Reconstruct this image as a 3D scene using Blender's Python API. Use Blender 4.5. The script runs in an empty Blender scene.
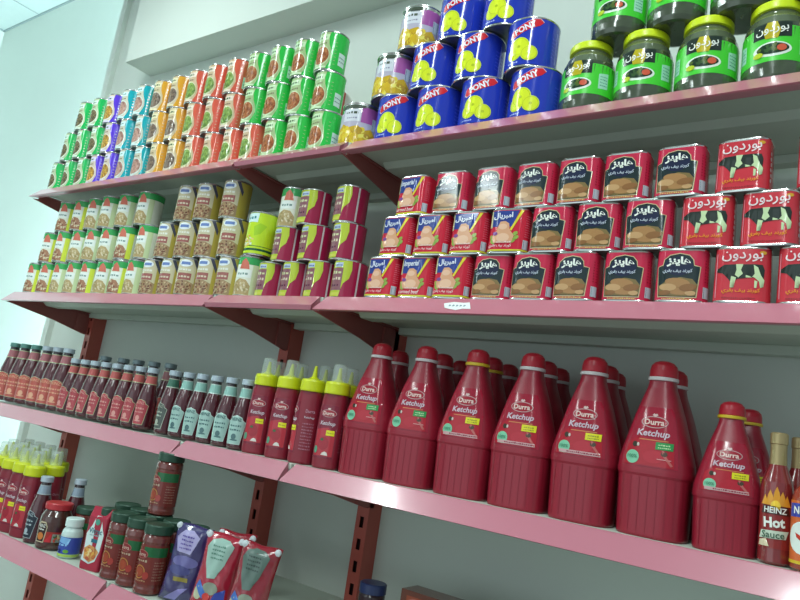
import bpy, bmesh, math, random
from mathutils import Vector, Matrix
C = bpy.context.scene.collection
S = bpy.context.scene

# ------------------------------------------------------------------ camera
f_px, yaw, pitch, roll = 681.3, math.radians(-36.43), math.radians(10.37), math.radians(8.58)
F = Vector((math.sin(yaw)*math.cos(pitch), math.cos(yaw)*math.cos(pitch), math.sin(pitch)))
R0 = Vector((math.cos(yaw), -math.sin(yaw), 0)); U0 = R0.cross(F)
Rv = math.cos(roll)*R0 + math.sin(roll)*U0; Uv = -math.sin(roll)*R0 + math.cos(roll)*U0
cam = bpy.data.cameras.new('camera'); cam.sensor_width = 36; cam.lens = f_px/800*36; cam.clip_start = 0.05
co = bpy.data.objects.new('camera', cam); C.objects.link(co)
co.matrix_world = Matrix(((Rv.x, Uv.x, -F.x, 2.3902), (Rv.y, Uv.y, -F.y, -1.0681), (Rv.z, Uv.z, -F.z, 1.3144), (0, 0, 0, 1)))
S.camera = co

# ------------------------------------------------------------------ world, lights, exposure
S.view_settings.view_transform = 'Standard'; S.view_settings.look = 'None'
S.view_settings.gamma = 1; S.view_settings.use_curve_mapping = False
S.view_settings.exposure = 0.12
w = bpy.data.worlds.new('world'); S.world = w; w.use_nodes = True
bg = w.node_tree.nodes['Background']; bg.inputs[0].default_value = (0.78, 0.93, 1.0, 1); bg.inputs[1].default_value = 0.40

def area(name, loc, target, sx, sy, power, col=(0.86, 1.0, 0.98)):
    l = bpy.data.lights.new(name, 'AREA'); l.shape = 'RECTANGLE'; l.size = sx; l.size_y = sy; l.energy = power; l.color = col
    o = bpy.data.objects.new(name, l); C.objects.link(o); o.location = loc
    o.rotation_euler = (Vector(target)-Vector(loc)).to_track_quat('-Z', 'Y').to_euler()
    return o
# ceiling tubes of the shop aisle and two added fill lights
TUBES = [(0.32, -0.85), (2.15, -0.95), (0.12, -2.75), (2.15, -2.75)]
for (tx, ty) in TUBES:
    l = area('ceiling_tube_light', (tx, ty, 3.02), (tx, ty, 0), 0.07, 1.2, 20); l.rotation_euler = (0, 0, 0)
area('hidden_fill_light', (0.15, 0.72, 1.5), (-1.5, 1.08, 1.6), 0.36, 2.2, 265, (0.68, 0.91, 1.0))  # unseen lamp added behind the back wall to brighten the far left wall
area('front_fill_light', (0.6, -3.4, 1.5), (0.4, 0.3, 1.6), 3.2, 2.2, 15, (0.8, 0.97, 1.0))  # large soft fill added behind the camera for low frontal light

# ------------------------------------------------------------------ materials
MATS = {}
def mat(name, col, rough=0.5, metal=0.0, coat=0.0, noise=0.0, nscale=30.0, bump=0.0, bscale=60.0, alpha=1.0, emit=0.0, spec=0.5):
    if name in MATS: return MATS[name]
    m = bpy.data.materials.new(name); m.use_nodes = True; nt = m.node_tree
    p = nt.nodes['Principled BSDF']
    c = (*col, 1)
    p.inputs['Base Color'].default_value = c; p.inputs['Roughness'].default_value = rough; p.inputs['Metallic'].default_value = metal
    p.inputs['Coat Weight'].default_value = coat; p.inputs['Coat Roughness'].default_value = 0.12
    p.inputs['Alpha'].default_value = alpha; p.inputs['Specular IOR Level'].default_value = spec
    if emit: p.inputs['Emission Color'].default_value = c; p.inputs['Emission Strength'].default_value = emit
    tc = nt.nodes.new('ShaderNodeTexCoord')
    if noise:
        n = nt.nodes.new('ShaderNodeTexNoise'); n.inputs['Scale'].default_value = nscale; n.inputs['Detail'].default_value = 4
        r = nt.nodes.new('ShaderNodeMix'); r.data_type = 'RGBA'
        r.inputs[6].default_value = (*[max(0, x*(1-noise)) for x in col], 1); r.inputs[7].default_value = (*[min(1, x*(1+noise)) for x in col], 1)
        nt.links.new(tc.outputs['Object'], n.inputs['Vector']); nt.links.new(n.outputs['Fac'], r.inputs[0]); nt.links.new(r.outputs[2], p.inputs['Base Color'])
    if bump:
        n = nt.nodes.new('ShaderNodeTexNoise'); n.inputs['Scale'].default_value = bscale
        b = nt.nodes.new('ShaderNodeBump'); b.inputs['Strength'].default_value = bump; b.inputs['Distance'].default_value = 0.004
        nt.links.new(tc.outputs['Object'], n.inputs['Vector']); nt.links.new(n.outputs['Fac'], b.inputs['Height']); nt.links.new(b.outputs['Normal'], p.inputs['Normal'])
    MATS[name] = m
    return m
def hx(s):   # sRGB hex to linear
    o = []
    for i in (0, 2, 4):
        c = int(s[i:i+2], 16)/255; o.append(c/12.92 if c <= .04045 else ((c+.055)/1.055)**2.4)
    return tuple(o)
def pm(name, hexcol, rough=0.45, **k): return mat(name, hx(hexcol), rough, **k)

# label print colours
INK = {}
def ink(hexcol, rough=0.14): return mat('print_'+hexcol, hx(hexcol), rough)
WHITE, CREAM = ink('ecefe6'), ink('d8cfae')
tin = mat('tinplate', (0.62, 0.64, 0.62), 0.22, 1.0)
tin_dull = mat('tinplate_lid', (0.30, 0.32, 0.31), 0.35, 0.9)
redpaint = mat('pink_red_powder_coat', hx('be7484'), 0.28, noise=0.04, nscale=6, coat=0.6)
redbracket = mat('dark_red_powder_coat', hx('9c5450'), 0.45, noise=0.12, nscale=9)
upright_red = mat('orange_red_powder_coat', hx('b8564a'), 0.42, noise=0.10, nscale=12)
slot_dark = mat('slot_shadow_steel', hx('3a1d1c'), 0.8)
deck_white = mat('grey_white_shelf_enamel', hx('c0cabd'), 0.5, noise=0.06, nscale=5)
wall_m = mat('painted_plaster', hx('d3dbd3'), 0.85, noise=0.035, nscale=3, bump=0.05, bscale=25)
ceil_m = mat('ceiling_tile', hx('c2d0cc'), 0.9, noise=0.04, nscale=14)
floor_m = mat('floor_tile', hx('9a978e'), 0.5, noise=0.08, nscale=3)

# ------------------------------------------------------------------ mesh builder
class MB:
    def __init__(s): s.v = []; s.f = []; s.m = []; s.s = []; s.mats = []
    def mi(s, m):
        if m not in s.mats: s.mats.append(m)
        return s.mats.index(m)
    def add(s, V, Fc, m, smooth=False):
        b = len(s.v); s.v += [tuple(x) for x in V]; k = s.mi(m)
        for fc in Fc: s.f.append([b+i for i in fc]); s.m.append(k); s.s.append(smooth)
    def box(s, x0, x1, y0, y1, z0, z1, m):
        V = [(x, y, z) for z in (z0, z1) for y in (y0, y1) for x in (x0, x1)]
        s.add(V, [(0, 2, 3, 1), (4, 5, 7, 6), (0, 1, 5, 4), (2, 6, 7, 3), (0, 4, 6, 2), (1, 3, 7, 5)], m)
    def prism_x(s, poly, x0, x1, m):   # poly in (y,z), extruded along x
        n = len(poly); V = [(x0, y, z) for y, z in poly]+[(x1, y, z) for y, z in poly]
        Fc = [list(range(n))[::-1], list(range(n, 2*n))]+[(i, (i+1) % n, n+(i+1) % n, n+i) for i in range(n)]
        s.add(V, Fc, m)
    def build(s, name, parent=None, loc=None, bevel=0):
        me = bpy.data.meshes.new(name); me.from_pydata(s.v, [], s.f)
        for m in s.mats: me.materials.append(m)
        me.polygons.foreach_set('material_index', s.m); me.polygons.foreach_set('use_smooth', s.s)
        me.update(); bm = bmesh.new(); bm.from_mesh(me)
        if name not in ('label',): bmesh.ops.recalc_face_normals(bm, faces=bm.faces)
        bm.to_mesh(me); bm.free()
        o = bpy.data.objects.new(name, me); C.objects.link(o)
        if parent: o.parent = parent
        if loc: o.location = loc
        if bevel:
            b = o.modifiers.new('bevel', 'BEVEL'); b.width = bevel; b.segments = 2
        return o
def thing(name, loc=(0, 0, 0), rz=0.0):
    o = bpy.data.objects.new(name, None); C.objects.link(o); o.location = loc; o.rotation_euler = (0, 0, rz); o.empty_display_size = 0.02
    return o
def tag(o, label=None, cat=None, group=None, kind=None):
    if label: o['label'] = label
    if cat: o['category'] = cat
    if group: o['group'] = group
    if kind: o['kind'] = kind
    return o
def dup(root, loc, rz=0.0, scale=None):
    r = root.copy(); C.objects.link(r); r.location = loc; r.rotation_euler = (0, 0, rz)
    if scale: r.scale = scale
    for ch in list(root.children):
        c = ch.copy(); C.objects.link(c); c.parent = r
        for g in list(ch.children):
            d = g.copy(); C.objects.link(d); d.parent = c
    return r

# ------------------------------------------------------------------ surfaces that carry prints
class Surf:
    """closed section (ref curve) scaled by kx(z), ky(z)."""
    def __init__(s, section, prof):
        s.sec = section          # list of (x,y,nx,ny,t) sorted by arc length t, t=0 at the front centre (-Y), + towards +X
        s.prof = prof            # list of (z,kx,ky)
    def k(s, z):
        P = s.prof
        if z <= P[0][0]: return P[0][1:]
        for a, b in zip(P, P[1:]):
            if z <= b[0]:
                q = (z-a[0])/max(1e-9, b[0]-a[0]); return (a[1]+(b[1]-a[1])*q, a[2]+(b[2]-a[2])*q)
        return P[-1][1:]
    def at(s, t):
        L = s.L; t = (t+L/2) % L-L/2
        lo, hi = 0, len(s.sec)-1
        while hi-lo > 1:
            mid = (lo+hi)//2
            if s.sec[mid][4] <= t: lo = mid
            else: hi = mid
        a, b = s.sec[lo], s.sec[hi]; q = (t-a[4])/max(1e-9, b[4]-a[4])
        return tuple(a[i]+(b[i]-a[i])*q for i in range(4))
    def map(s, u, v, off):
        kx, ky = s.k(v); x, y, nx, ny = s.at(u/kx)
        return (x*kx+nx*off, y*ky+ny*off, v)
def make_section(pts):
    n = len(pts); L = 0; T = [0]
    for i in range(n): a, b = pts[i], pts[(i+1) % n]; L += math.hypot(b[0]-a[0], b[1]-a[1]); T.append(L)
    sec = []
    for i in range(-(n//2), n//2+1):
        j = i % n; a, b = pts[(j-1) % n], pts[(j+1) % n]
        dx, dy = b[0]-a[0], b[1]-a[1]; d = math.hypot(dx, dy)
        t = T[j] if i >= 0 else T[j]-L
        sec.append((pts[j][0], pts[j][1], dy/d, -dx/d, t))
    return sec, L
def circle_pts(r, n=64): return [(r*math.sin(2*math.pi*i/n), -r*math.cos(2*math.pi*i/n)) for i in range(n)]
def super_pts(w, d, e, n=72):
    o = []
    for i in range(n):
        a = 2*math.pi*i/n; s_, c_ = math.sin(a), math.cos(a)
        o.append((w/2*math.copysign(abs(s_)**(2/e), s_), -d/2*math.copysign(abs(c_)**(2/e), c_)))
    return o
def rrect_pts(w, d, r, k=6):
    o = [(0, -d/2), (w/4-r/2, -d/2)]
    for cx, cy, a0 in ((w/2-r, -d/2+r, -90), (w/2-r, d/2-r, 0)):
        for i in range(k+1):
            a = math.radians(a0+90*i/k); o.append((cx+r*math.cos(a), cy+r*math.sin(a)))
        if a0 == -90: o.append((w/2, 0))
    right = o[1:]; left = [(-x, y) for x, y in right][::-1]
    return [o[0]]+right+[(0, d/2)]+left
def surf(pts, prof):
    sec, L = make_section(pts); s = Surf(sec, prof); s.L = L; s.pts = pts; return s
def body(mb, sf, bands, smooth=True, capb=True, capt=True, capmat=None, step=2, off=0.0):
    """bands: list of (z, material of the band above z); last entry closes."""
    P = sf.pts[::step]; n = len(P)
    for (z0, m), (z1, _) in zip(bands, bands[1:]):
        k0, k1 = sf.k(z0), sf.k(z1)
        V = [(x*k0[0], y*k0[1], z0) for x, y in P]+[(x*k1[0], y*k1[1], z1) for x, y in P]
        mb.add(V, [(i, (i+1) % n, n+(i+1) % n, n+i) for i in range(n)], m, smooth)
    if capb:
        z, m = bands[0]; k = sf.k(z); mb.add([(x*k[0], y*k[1], z) for x, y in P], [list(range(n))[::-1]], capmat or m)
    if capt:
        z = bands[-1][0]; m = bands[-2][1]; k = sf.k(z); mb.add([(x*k[0], y*k[1], z) for x, y in P], [list(range(n))], capmat or m)
def lathe(mb, prof, n, mats, smooth=True, cx=0, cy=0):
    """prof [(r,z)], mats one per segment (or a single one)."""
    for i, ((r0, z0), (r1, z1)) in enumerate(zip(prof, prof[1:])):
        m = mats[i] if isinstance(mats, list) else mats
        V = []; 
        for r, z in ((r0, z0), (r1, z1)):
            V += [(cx+r*math.sin(2*math.pi*j/n), cy-r*math.cos(2*math.pi*j/n), z) for j in range(n)]
        mb.add(V, [(j, (j+1) % n, n+(j+1) % n, n+j) for j in range(n)], m, smooth)
def decal(mb, sf, poly, m, layer=1, step=0.005, vstep=None):
    bm = bmesh.new(); vs = [bm.verts.new((u, v, 0)) for u, v in poly]
    try: fc = bm.faces.new(vs)
    except Exception: bm.free(); return
    us = [p[0] for p in poly]; v2 = [p[1] for p in poly]
    for ax, lo, hi, st in ((0, min(us), max(us), step), (1, min(v2), max(v2), vstep)):
        if not st: continue
        k = math.ceil(lo/st+1e-6)
        while k*st < hi:
            no = (1, 0, 0) if ax == 0 else (0, 1, 0); c_ = (k*st, 0, 0) if ax == 0 else (0, k*st, 0)
            bmesh.ops.bisect_plane(bm, geom=bm.verts[:]+bm.edges[:]+bm.faces[:], plane_co=c_, plane_no=no); k += 1
    bmesh.ops.triangulate(bm, faces=[f_ for f_ in bm.faces if len(f_.verts) > 4])
    bm.verts.index_update(); off = 0.00025+0.00022*layer
    mb.add([sf.map(v.co.x, v.co.y, off) for v in bm.verts], [[v.index for v in f_.verts] for f_ in bm.faces], m, True)
    bm.free()
def rect(u0, u1, v0, v1): return [(u0, v0), (u1, v0), (u1, v1), (u0, v1)]
def ell(cu, cv, a, b, n=18, rot=0.0):
    o = []
    for i in range(n):
        t = 2*math.pi*i/n; x, y = a*math.cos(t), b*math.sin(t); o.append((cu+x*math.cos(rot)-y*math.sin(rot), cv+x*math.sin(rot)+y*math.cos(rot)))
    return o
def ring(mb, sf, cu, cv, a, b, wd, m, layer, n=22, rot=0.0):
    A, B = ell(cu, cv, a, b, n, rot), ell(cu, cv, a-wd, b-wd, n, rot)
    for i in range(n): j = (i+1) % n; decal(mb, sf, [A[i], A[j], B[j], B[i]], m, layer, step=None)
def beans(mb, sf, cu, cv, a, b, cols, n, seed, size=0.0030, layer=3):
    r = random.Random(seed)
    for i in range(n):
        t = r.uniform(0, 2*math.pi); q = math.sqrt(r.random())
        decal(mb, sf, ell(cu+a*q*math.cos(t), cv+b*q*math.sin(t), size*r.uniform(.8, 1.4), size*r.uniform(.55, .8), 7, r.uniform(0, 3)), cols[i % len(cols)], layer+i*.07, step=None)
def scrib(mb, sf, u0, u1, v, h, m, layer=3, seed=0):
    r = random.Random(seed); u = u0
    while u < u1:
        wd = r.uniform(.5, 1.3)*h
        decal(mb, sf, rect(u, min(u+wd, u1), v+h*r.uniform(0, .2), v+h*r.uniform(.6, 1)), m, layer, step=None); u += wd+h*.35
def bars(mb, sf, u0, u1, v0, v1, layer=2, seed=0):
    decal(mb, sf, rect(u0, u1, v0, v1), ink('b9c6cf'), layer); r = random.Random(seed); v = v0+.0012
    while v < v1-.0012:
        h = r.uniform(.0004, .0011); decal(mb, sf, rect(u0+.0012, u1-.0012, v, v+h), ink('5a6878'), layer+1, step=None); v += h+r.uniform(.0005, .001)

# ---- lettering
FORMS = {'ا': (0xFE8D, 0xFE8E, None, None), 'ب': (0xFE8F, 0xFE90, 0xFE91, 0xFE92), 'د': (0xFEA9, 0xFEAA, None, None), 'ر': (0xFEAD, 0xFEAE, None, None),
         'ز': (0xFEAF, 0xFEB0, None, None), 'ف': (0xFED1, 0xFED2, 0xFED3, 0xFED4), 'ق': (0xFED5, 0xFED6, 0xFED7, 0xFED8), 'ك': (0xFED9, 0xFEDA, 0xFEDB, 0xFEDC),
         'ل': (0xFEDD, 0xFEDE, 0xFEDF, 0xFEE0), 'م': (0xFEE1, 0xFEE2, 0xFEE3, 0xFEE4), 'ن': (0xFEE5, 0xFEE6, 0xFEE7, 0xFEE8), 'ه': (0xFEE9, 0xFEEA, 0xFEEB, 0xFEEC),
         'و': (0xFEED, 0xFEEE, None, None), 'ي': (0xFEF1, 0xFEF2, 0xFEF3, 0xFEF4)}
def arabic(s):
    out = []
    for w_ in s.split(' '):
        o = []
        for i, c in enumerate(w_):
            prev = i > 0 and FORMS[w_[i-1]][2] is not None
            nxt = i < len(w_)-1 and FORMS[c][2] is not None
            o.append(chr(FORMS[c][(3 if nxt else 1) if prev else (2 if nxt else 0)]))
        out.append(''.join(o[::-1]))
    return ' '.join(out[::-1])
TXT = {}
def text_mesh(s, bold=0.0, shear=0.0):
    key = (s, bold, shear)
    if key in TXT: return TXT[key]
    cu = bpy.data.curves.new('t', 'FONT'); cu.body = s; cu.resolution_u = 2; cu.offset = bold; cu.shear = shear
    o = bpy.data.objects.new('t', cu); C.objects.link(o); bpy.context.view_layer.update()
    me = bpy.data.meshes.new_from_object(o.evaluated_get(bpy.context.evaluated_depsgraph_get()))
    V = [(v.co.x, v.co.y) for v in me.vertices]; Fc = [list(p.vertices) for p in me.polygons]
    bpy.data.objects.remove(o); bpy.data.curves.remove(cu); bpy.data.meshes.remove(me)
    x0, x1 = min(v[0] for v in V), max(v[0] for v in V); y0, y1 = min(v[1] for v in V), max(v[1] for v in V)
    V = [((x-x0)/(x1-x0)-.5, (y-y0)/(y1-y0)-.5) for x, y in V]
    TXT[key] = (V, Fc); return TXT[key]
def text(mb, sf, s, cu, cv, wd, ht, m, layer=4, rot=0.0, bold=0.01, shear=0.0, arch=0.0):
    V, Fc = text_mesh(s, bold, shear); off = 0.0004+0.00022*layer; P = []
    for x, y in V:
        a, b = x*wd, y*ht+arch*(0.25-x*x)*4; P.append(sf.map(cu+a*math.cos(rot)-b*math.sin(rot), cv+a*math.sin(rot)+b*math.cos(rot), off))
    mb.add(P, Fc, m)

# ================================================================== SETTING
def struct(name, mb): o = mb.build(name); o['kind'] = 'structure'; return o
WY = 0.37
CZ, FY, LX = 4.105, 1.10, -3.79
b = MB(); b.box(-0.435, 4.2, WY, WY+.10, 0, CZ, wall_m); struct('wall_back', b)
b = MB(); b.box(LX-.15, 4.2, FY, FY+.12, 0, CZ, wall_m); struct('wall_far_left', b)
b = MB(); b.box(LX-.15, LX, -3.6, FY, 0, CZ, wall_m); struct('wall_left', b)
b = MB(); b.box(LX-.15, 4.2, -3.6, FY+.12, -.1, 0, floor_m); struct('floor', b)
b = MB(); b.box(LX-.15, 4.2, -3.6, FY+.12, CZ, CZ+.08, ceil_m)
gm = mat('ceiling_joint', hx('93a3a2'), 0.9)
for i in range(13): b.box(LX+.6*i-.004, LX+.6*i+.004, -3.6, FY, CZ-.004, CZ+.0005, gm)
for i in range(7): b.box(LX, 4.2, FY-.35-.6*i-.004, FY-.35-.6*i+.004, CZ-.004, CZ+.0005, gm)
b.box(LX, 4.2, FY-.012, FY, CZ-.012, CZ, gm); b.box(LX, LX+.012, -3.6, FY, CZ-.012, CZ, gm)
struct('ceiling', b)
b = MB(); b.box(-0.115, 4.2, 0.252, WY, 2.574, CZ, wall_m); struct('trim_1', b)
b = MB(); b.box(-0.437, -0.402, WY-.022, WY, 0, CZ, mat('white_cable_trunking', hx('d3dbd3'), .6)); struct('trim_2', b)
# ---- ceiling tubes (outside the frame, they light the aisle)
tube_m = mat('lit_tube', (0.9, 1, 1), 0.4, emit=6)
fit_m = mat('white_fitting', (0.8, 0.8, 0.8), 0.4)
for i, (tx, ty) in enumerate(TUBES):
    t = thing('ceiling_tube_lamp', (tx, ty, 3.115))
    m_ = MB(); m_.box(-.006, .006, -.45, -.438, 0, CZ-3.115, fit_m); m_.box(-.006, .006, .438, .45, 0, CZ-3.115, fit_m); m_.build('suspension_rods', t)
    m_ = MB(); m_.box(-.04, .04, -.62, .62, -.05, 0, fit_m); m_.build('housing', t)
    m_ = MB(); pr = [(.013*math.cos(a*math.pi/5), -.066+.013*math.sin(a*math.pi/5)) for a in range(10)]; m_.prism_x(pr, -.6, .6, tube_m); m_.build('tube', t).rotation_euler = (0, 0, math.pi/2)
    tag(t, ['fluorescent ceiling lamp nearest the left end of the shelves', 'fluorescent ceiling lamp above the right part of the shelves', 'fluorescent ceiling lamp far behind the aisle on the left', 'fluorescent ceiling lamp far behind the aisle on the right'][i], 'ceiling lamp', 'fluorescent ceiling lamps')

# ================================================================== SHELVING
UP = [(-0.045, 'left'), (0.985, 'middle'), (1.352, 'right'), (2.65, 'far right')]
for ux, nm in UP:
    t = thing('shelf_upright', (ux, 0.345, 0))
    m_ = MB(); hw = .018; y0 = -.025
    m_.box(hw-.002, hw, y0, .025, 0, 2.3, upright_red); m_.box(-hw, -hw+.002, y0, .025, 0, 2.3, upright_red)
    m_.box(-hw, -.006, y0-.002, y0, 0, 2.3, upright_red); m_.box(.006, hw, y0-.002, y0, 0, 2.3, upright_red)
    z = 0.0; zs = .020
    while zs < 2.28:
        m_.box(-.006, .006, y0-.002, y0, z, zs, upright_red); z = zs+.026; zs += .052
    m_.box(-.006, .006, y0-.002, y0, z, 2.3, upright_red)
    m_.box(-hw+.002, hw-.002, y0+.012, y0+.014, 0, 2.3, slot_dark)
    m_.build('post', t)
    tag(t, f'slotted red steel shelf upright on the back wall, the {nm} one', 'shelf upright', 'slotted shelf uprights')
BAYS = [(-0.072, 0.998, 'left'), (1.002, 1.366, 'narrow middle'), (1.370, 2.66, 'right')]
SH = [('top', 1.905, 0.003, .0345), ('second', 1.5343, 0.0, .0352), ('third', 1.1682, -0.010, .0352), ('bottom', 0.8488, -0.132, .0352)]
for sn, zl, yf, bh in SH:
    zt = zl+bh
    for bi, (x0, x1, bn) in enumerate(BAYS):
        dz = {('top', 0): .004, ('top', 1): .003, ('third', 0): -.005}.get((sn, bi), 0)
        mid = bi == 1; lf = .009 if mid and sn in ('top', 'second') else 0.0      # the narrow bay's rail has a shorter slope over an upright lip
        if sn == 'bottom' and bi < 2: x1 += .0018
        t = thing('wall_shelf', ((x0+x1)/2, yf, zl+dz))
        hw = (x1-x0)/2; dep = WY-.026-yf
        m_ = MB(); m_.box(-hw+.002, hw-.002, .036, dep, bh-.012, bh-.0005, deck_white)
        m_.box(-hw+.01, hw-.01, dep-.03, dep-.002, bh-.03, bh-.012, deck_white)
        m_.prism_x([(.13, bh-.012), (.145, bh-.024), (.19, bh-.024), (.205, bh-.012)], -hw+.02, hw-.02, deck_white)
        m_.build('deck', t, bevel=.0015)
        m_ = MB()
        ins = .009
        # sloping price rail with mitred ends, a rolled top edge and an under-return
        V = [(-hw, 0, lf), (hw, 0, lf), (hw-ins, .033, bh), (-hw+ins, .033, bh), (-hw+ins, .036, bh+.001), (hw-ins, .036, bh+.001), (hw-ins, .038, bh-.012), (-hw+ins, .038, bh-.012),
             (-hw+.004, .004, -.0015), (hw-.004, .004, -.0015), (hw-.006, .030, .002), (-hw+.006, .030, .002), (hw-.006, .031, .004), (-hw+.006, .031, .004), (-hw+.002, .003, .003), (hw-.002, .003, .003)]
        m_.add(V, [(0, 1, 2, 3), (3, 2, 5, 4), (4, 5, 6, 7), (0, 8, 9, 1), (8, 11, 10, 9), (11, 13, 12, 10), (0, 3, 7, 11, 8), (1, 9, 10, 6, 2), (13, 14, 15, 12), (7, 6, 12, 13)], redpaint)
        m_.build('price_rail', t)
        tag(t, f'pink-red steel shelf board, {sn} shelf level, {bn} bay', 'shelf', 'pink-red shelf boards')
    for bx, pn in ((-0.064, 'left end'), (0.992, 'left of the narrow bay'), (1.362, 'right of the narrow bay')):
        t = thing('shelf_bracket', (bx, yf, zl))
        e = .337-yf
        poly = [(.012, -.0015), (.03, -.004), (e*.55, -.030), (e*.9, -.058), (e, -.062), (e, bh-.0125), (.04, bh-.0125), (.03, .002)]
        m_ = MB(); m_.prism_x(poly, 0, .0035, redbracket)
        m_.prism_x([(.04, bh-.016), (e, bh-.016), (e, bh-.0125), (.04, bh-.0125)], 0, .012, redbracket)
        m_.prism_x([(e*.8, -.05), (e-.001, -.060), (e-.001, bh-.02), (e*.8, bh-.02)], .0035, .008, redbracket)
        m_.build('plate', t)
        tag(t, f'dark red tapered steel bracket under the {sn} shelf, {pn}', 'shelf bracket', 'dark red shelf brackets')

# torn sticker on the second shelf's rail
m_ = MB(); r = random.Random(3); st = ink('e4ebe8', .6)
n_ = Vector((0, -.73, .68)).normalized(); o0 = Vector((1.725, .0150, 1.5343+.0158))+n_*.0006
ux_ = Vector((1, 0, 0)); vy_ = n_.cross(ux_)*-1
P = [(-.032, -.008), (-.012, -.013), (.010, -.011), (.022, -.013), (.034, .008), (.016, .008), (.004, .013), (-.014, .009), (-.024, .006)]
m_.add([o0+ux_*a+vy_*c_ for a, c_ in P]+[o0+ux_*a+vy_*c_+n_*.0006 for a, c_ in P], [list(range(9))[::-1], list(range(9, 18))]+[(i, (i+1) % 9, 9+(i+1) % 9, 9+i) for i in range(9)], st)
for q in range(5): a = -.018+.008*q; m_.add([o0+ux_*(a+dx)+vy_*dy+n_*.0009 for dx, dy in ((0, -.004), (.005, -.003), (.005, .001), (.001, .002))], [(0, 1, 2, 3)], ink('8a9aa5'))
tag(m_.build('torn_sticker'), 'torn white sticker on the front rail of the second shelf', 'sticker')

# ================================================================== PRODUCTS
def rim_tin(parent, r, h, body_m=None, lidm=None, inset=.0025):
    m_ = MB()
    lathe(m_, [(r-.004, .0015), (r-.0005, 0), (r+.0008, .0012), (r+.0008, .003), (r-.0006, .0042)], 40, tin)
    m_.add([((r-.004)*math.sin(2*math.pi*j/40), -(r-.004)*math.cos(2*math.pi*j/40), .0015) for j in range(40)], [list(range(40))[::-1]], tin_dull)
    lathe(m_, [(r-.0006, .0042), (r-.0006, h-.0042)], 40, body_m or tin)
    lathe(m_, [(r-.0006, h-.0042), (r+.0008, h-.003), (r+.0008, h-.0012), (r-.0005, h), (r-.002, h), (r-.0035, h-.003)], 40, tin)
    return m_
def tin_ends(parent, r, h):
    m_ = MB(); n = 40
    for rr in (r-.0035,): m_.add([(rr*math.sin(2*math.pi*j/n), -rr*math.cos(2*math.pi*j/n), h-.003) for j in range(n)], [list(range(n))], tin_dull)
    lathe(m_, [(r*.7, h-.003), (r*.66, h-.0024), (r*.62, h-.003)], n, tin_dull)
    m_.build('lid', parent)
def can_base(name, r, h):
    t = thing(name); m_ = rim_tin(t, r, h); m_.build('tin_body', t); tin_ends(t, r, h)
    sf = surf(circle_pts(r), [(0, 1, 1), (h, 1, 1)]); return t, sf
def wrap(mb, sf, v0, v1, m, layer=0, u0=None, u1=None):
    L = sf.L; u0 = -L/2 if u0 is None else u0; u1 = L/2 if u1 is None else u1
    n = max(2, int((u1-u0)/.005)); off = .00025+.00022*layer
    V = [sf.map(u0+(u1-u0)*i/n if i < n or u1 < L/2 else L/2-1e-7, v, off) for v in (v0, v1) for i in range(n+1)]
    mb.add(V, [(i, i+1, n+2+i, n+1+i) for i in range(n)], m, True)

CH = .110; CR_ = .0385
def bean_can(name, side, cream, beanc, dish, band, seed):
    """side colour wrap with a pale picture panel whose right edge curves"""
    t, sf = can_base(name, CR_, CH); m_ = MB()
    wrap(m_, sf, .005, CH-.005, ink(side))
    ed = [(.014, .005), (.021, .02), (.026, .036), (.023, .055), (.016, .072), (.013, .09), (.016, CH-.005)]
    decal(m_, sf, [(-.040, CH-.005), (-.040, .005)]+ed, ink(cream), 1)
    decal(m_, sf, ell(-.005, .040, .026, .029, 20), ink(dish), 2)
    decal(m_, sf, ell(-.005, .041, .024, .025, 20), ink(beanc[0]), 3)
    beans(m_, sf, -.005, .041, .022, .023, [ink(c_) for c_ in beanc[1:]], 36, seed, .0036, 4)
    decal(m_, sf, [(-.030, .084), (.012, .084), (.014, .099), (-.030, .099)], ink(band), 2)
    scrib(m_, sf, -.022, .006, .088, .007, ink('4e6a4a'), 3, seed)
    scrib(m_, sf, -.026, .008, .072, .005, ink('7a6a50'), 3, seed+1)
    decal(m_, sf, rect(-.036, .016, .006, .011), ink(band), 2)
    decal(m_, sf, rect(.045, .066, .02, .055), ink('cfe6dc'), 2); scrib(m_, sf, .047, .064, .03, .004, ink('6f8f88'), 3, seed); scrib(m_, sf, .047, .064, .04, .004, ink('6f8f88'), 3, seed+5)
    for q in range(7): decal(m_, sf, rect(.032, .037, .018+.010*q, .0195+.010*q), ink(cream), 2, step=None)  # pale ticks painted on the can side as small glints
    m_.build('label', t); return t
G_DG = bean_can('bean_can', '18b257', 'b9c6a2', ['6d6246', '8a7b5c', '54503a'], 'e2ead6', 'dceee0', 1)
G_P = bean_can('bean_can', '5b39cf', 'cfc0b0', ['b98d3c', 'd9b24c', '8c6a3c'], 'e6e0d6', 'dcd6f0', 2)
G_T = bean_can('bean_can', '12a3b0', 'c9c6b4', ['b98f80', 'c9a596', '9a7468'], 'd9e6e0', 'd2eef0', 3)
G_Y = bean_can('bean_can', 'e2a32e', 'd2bf9a', ['7d6a5c', '94806c', '5f5046'], 'd9cdbc', 'eadfb8', 4)
G_O = bean_can('pea_can', 'e0604a', 'd4b896', ['7d9a48', '94b35a', '648440'], 'd8dcae', 'eedccb', 5)
G_G = bean_can('bean_can', '2cc04a', 'a9c08a', ['a9643c', 'c07f50', '8a4f30'], 'ccdcb0', 'cfe8bc', 6)

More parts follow.
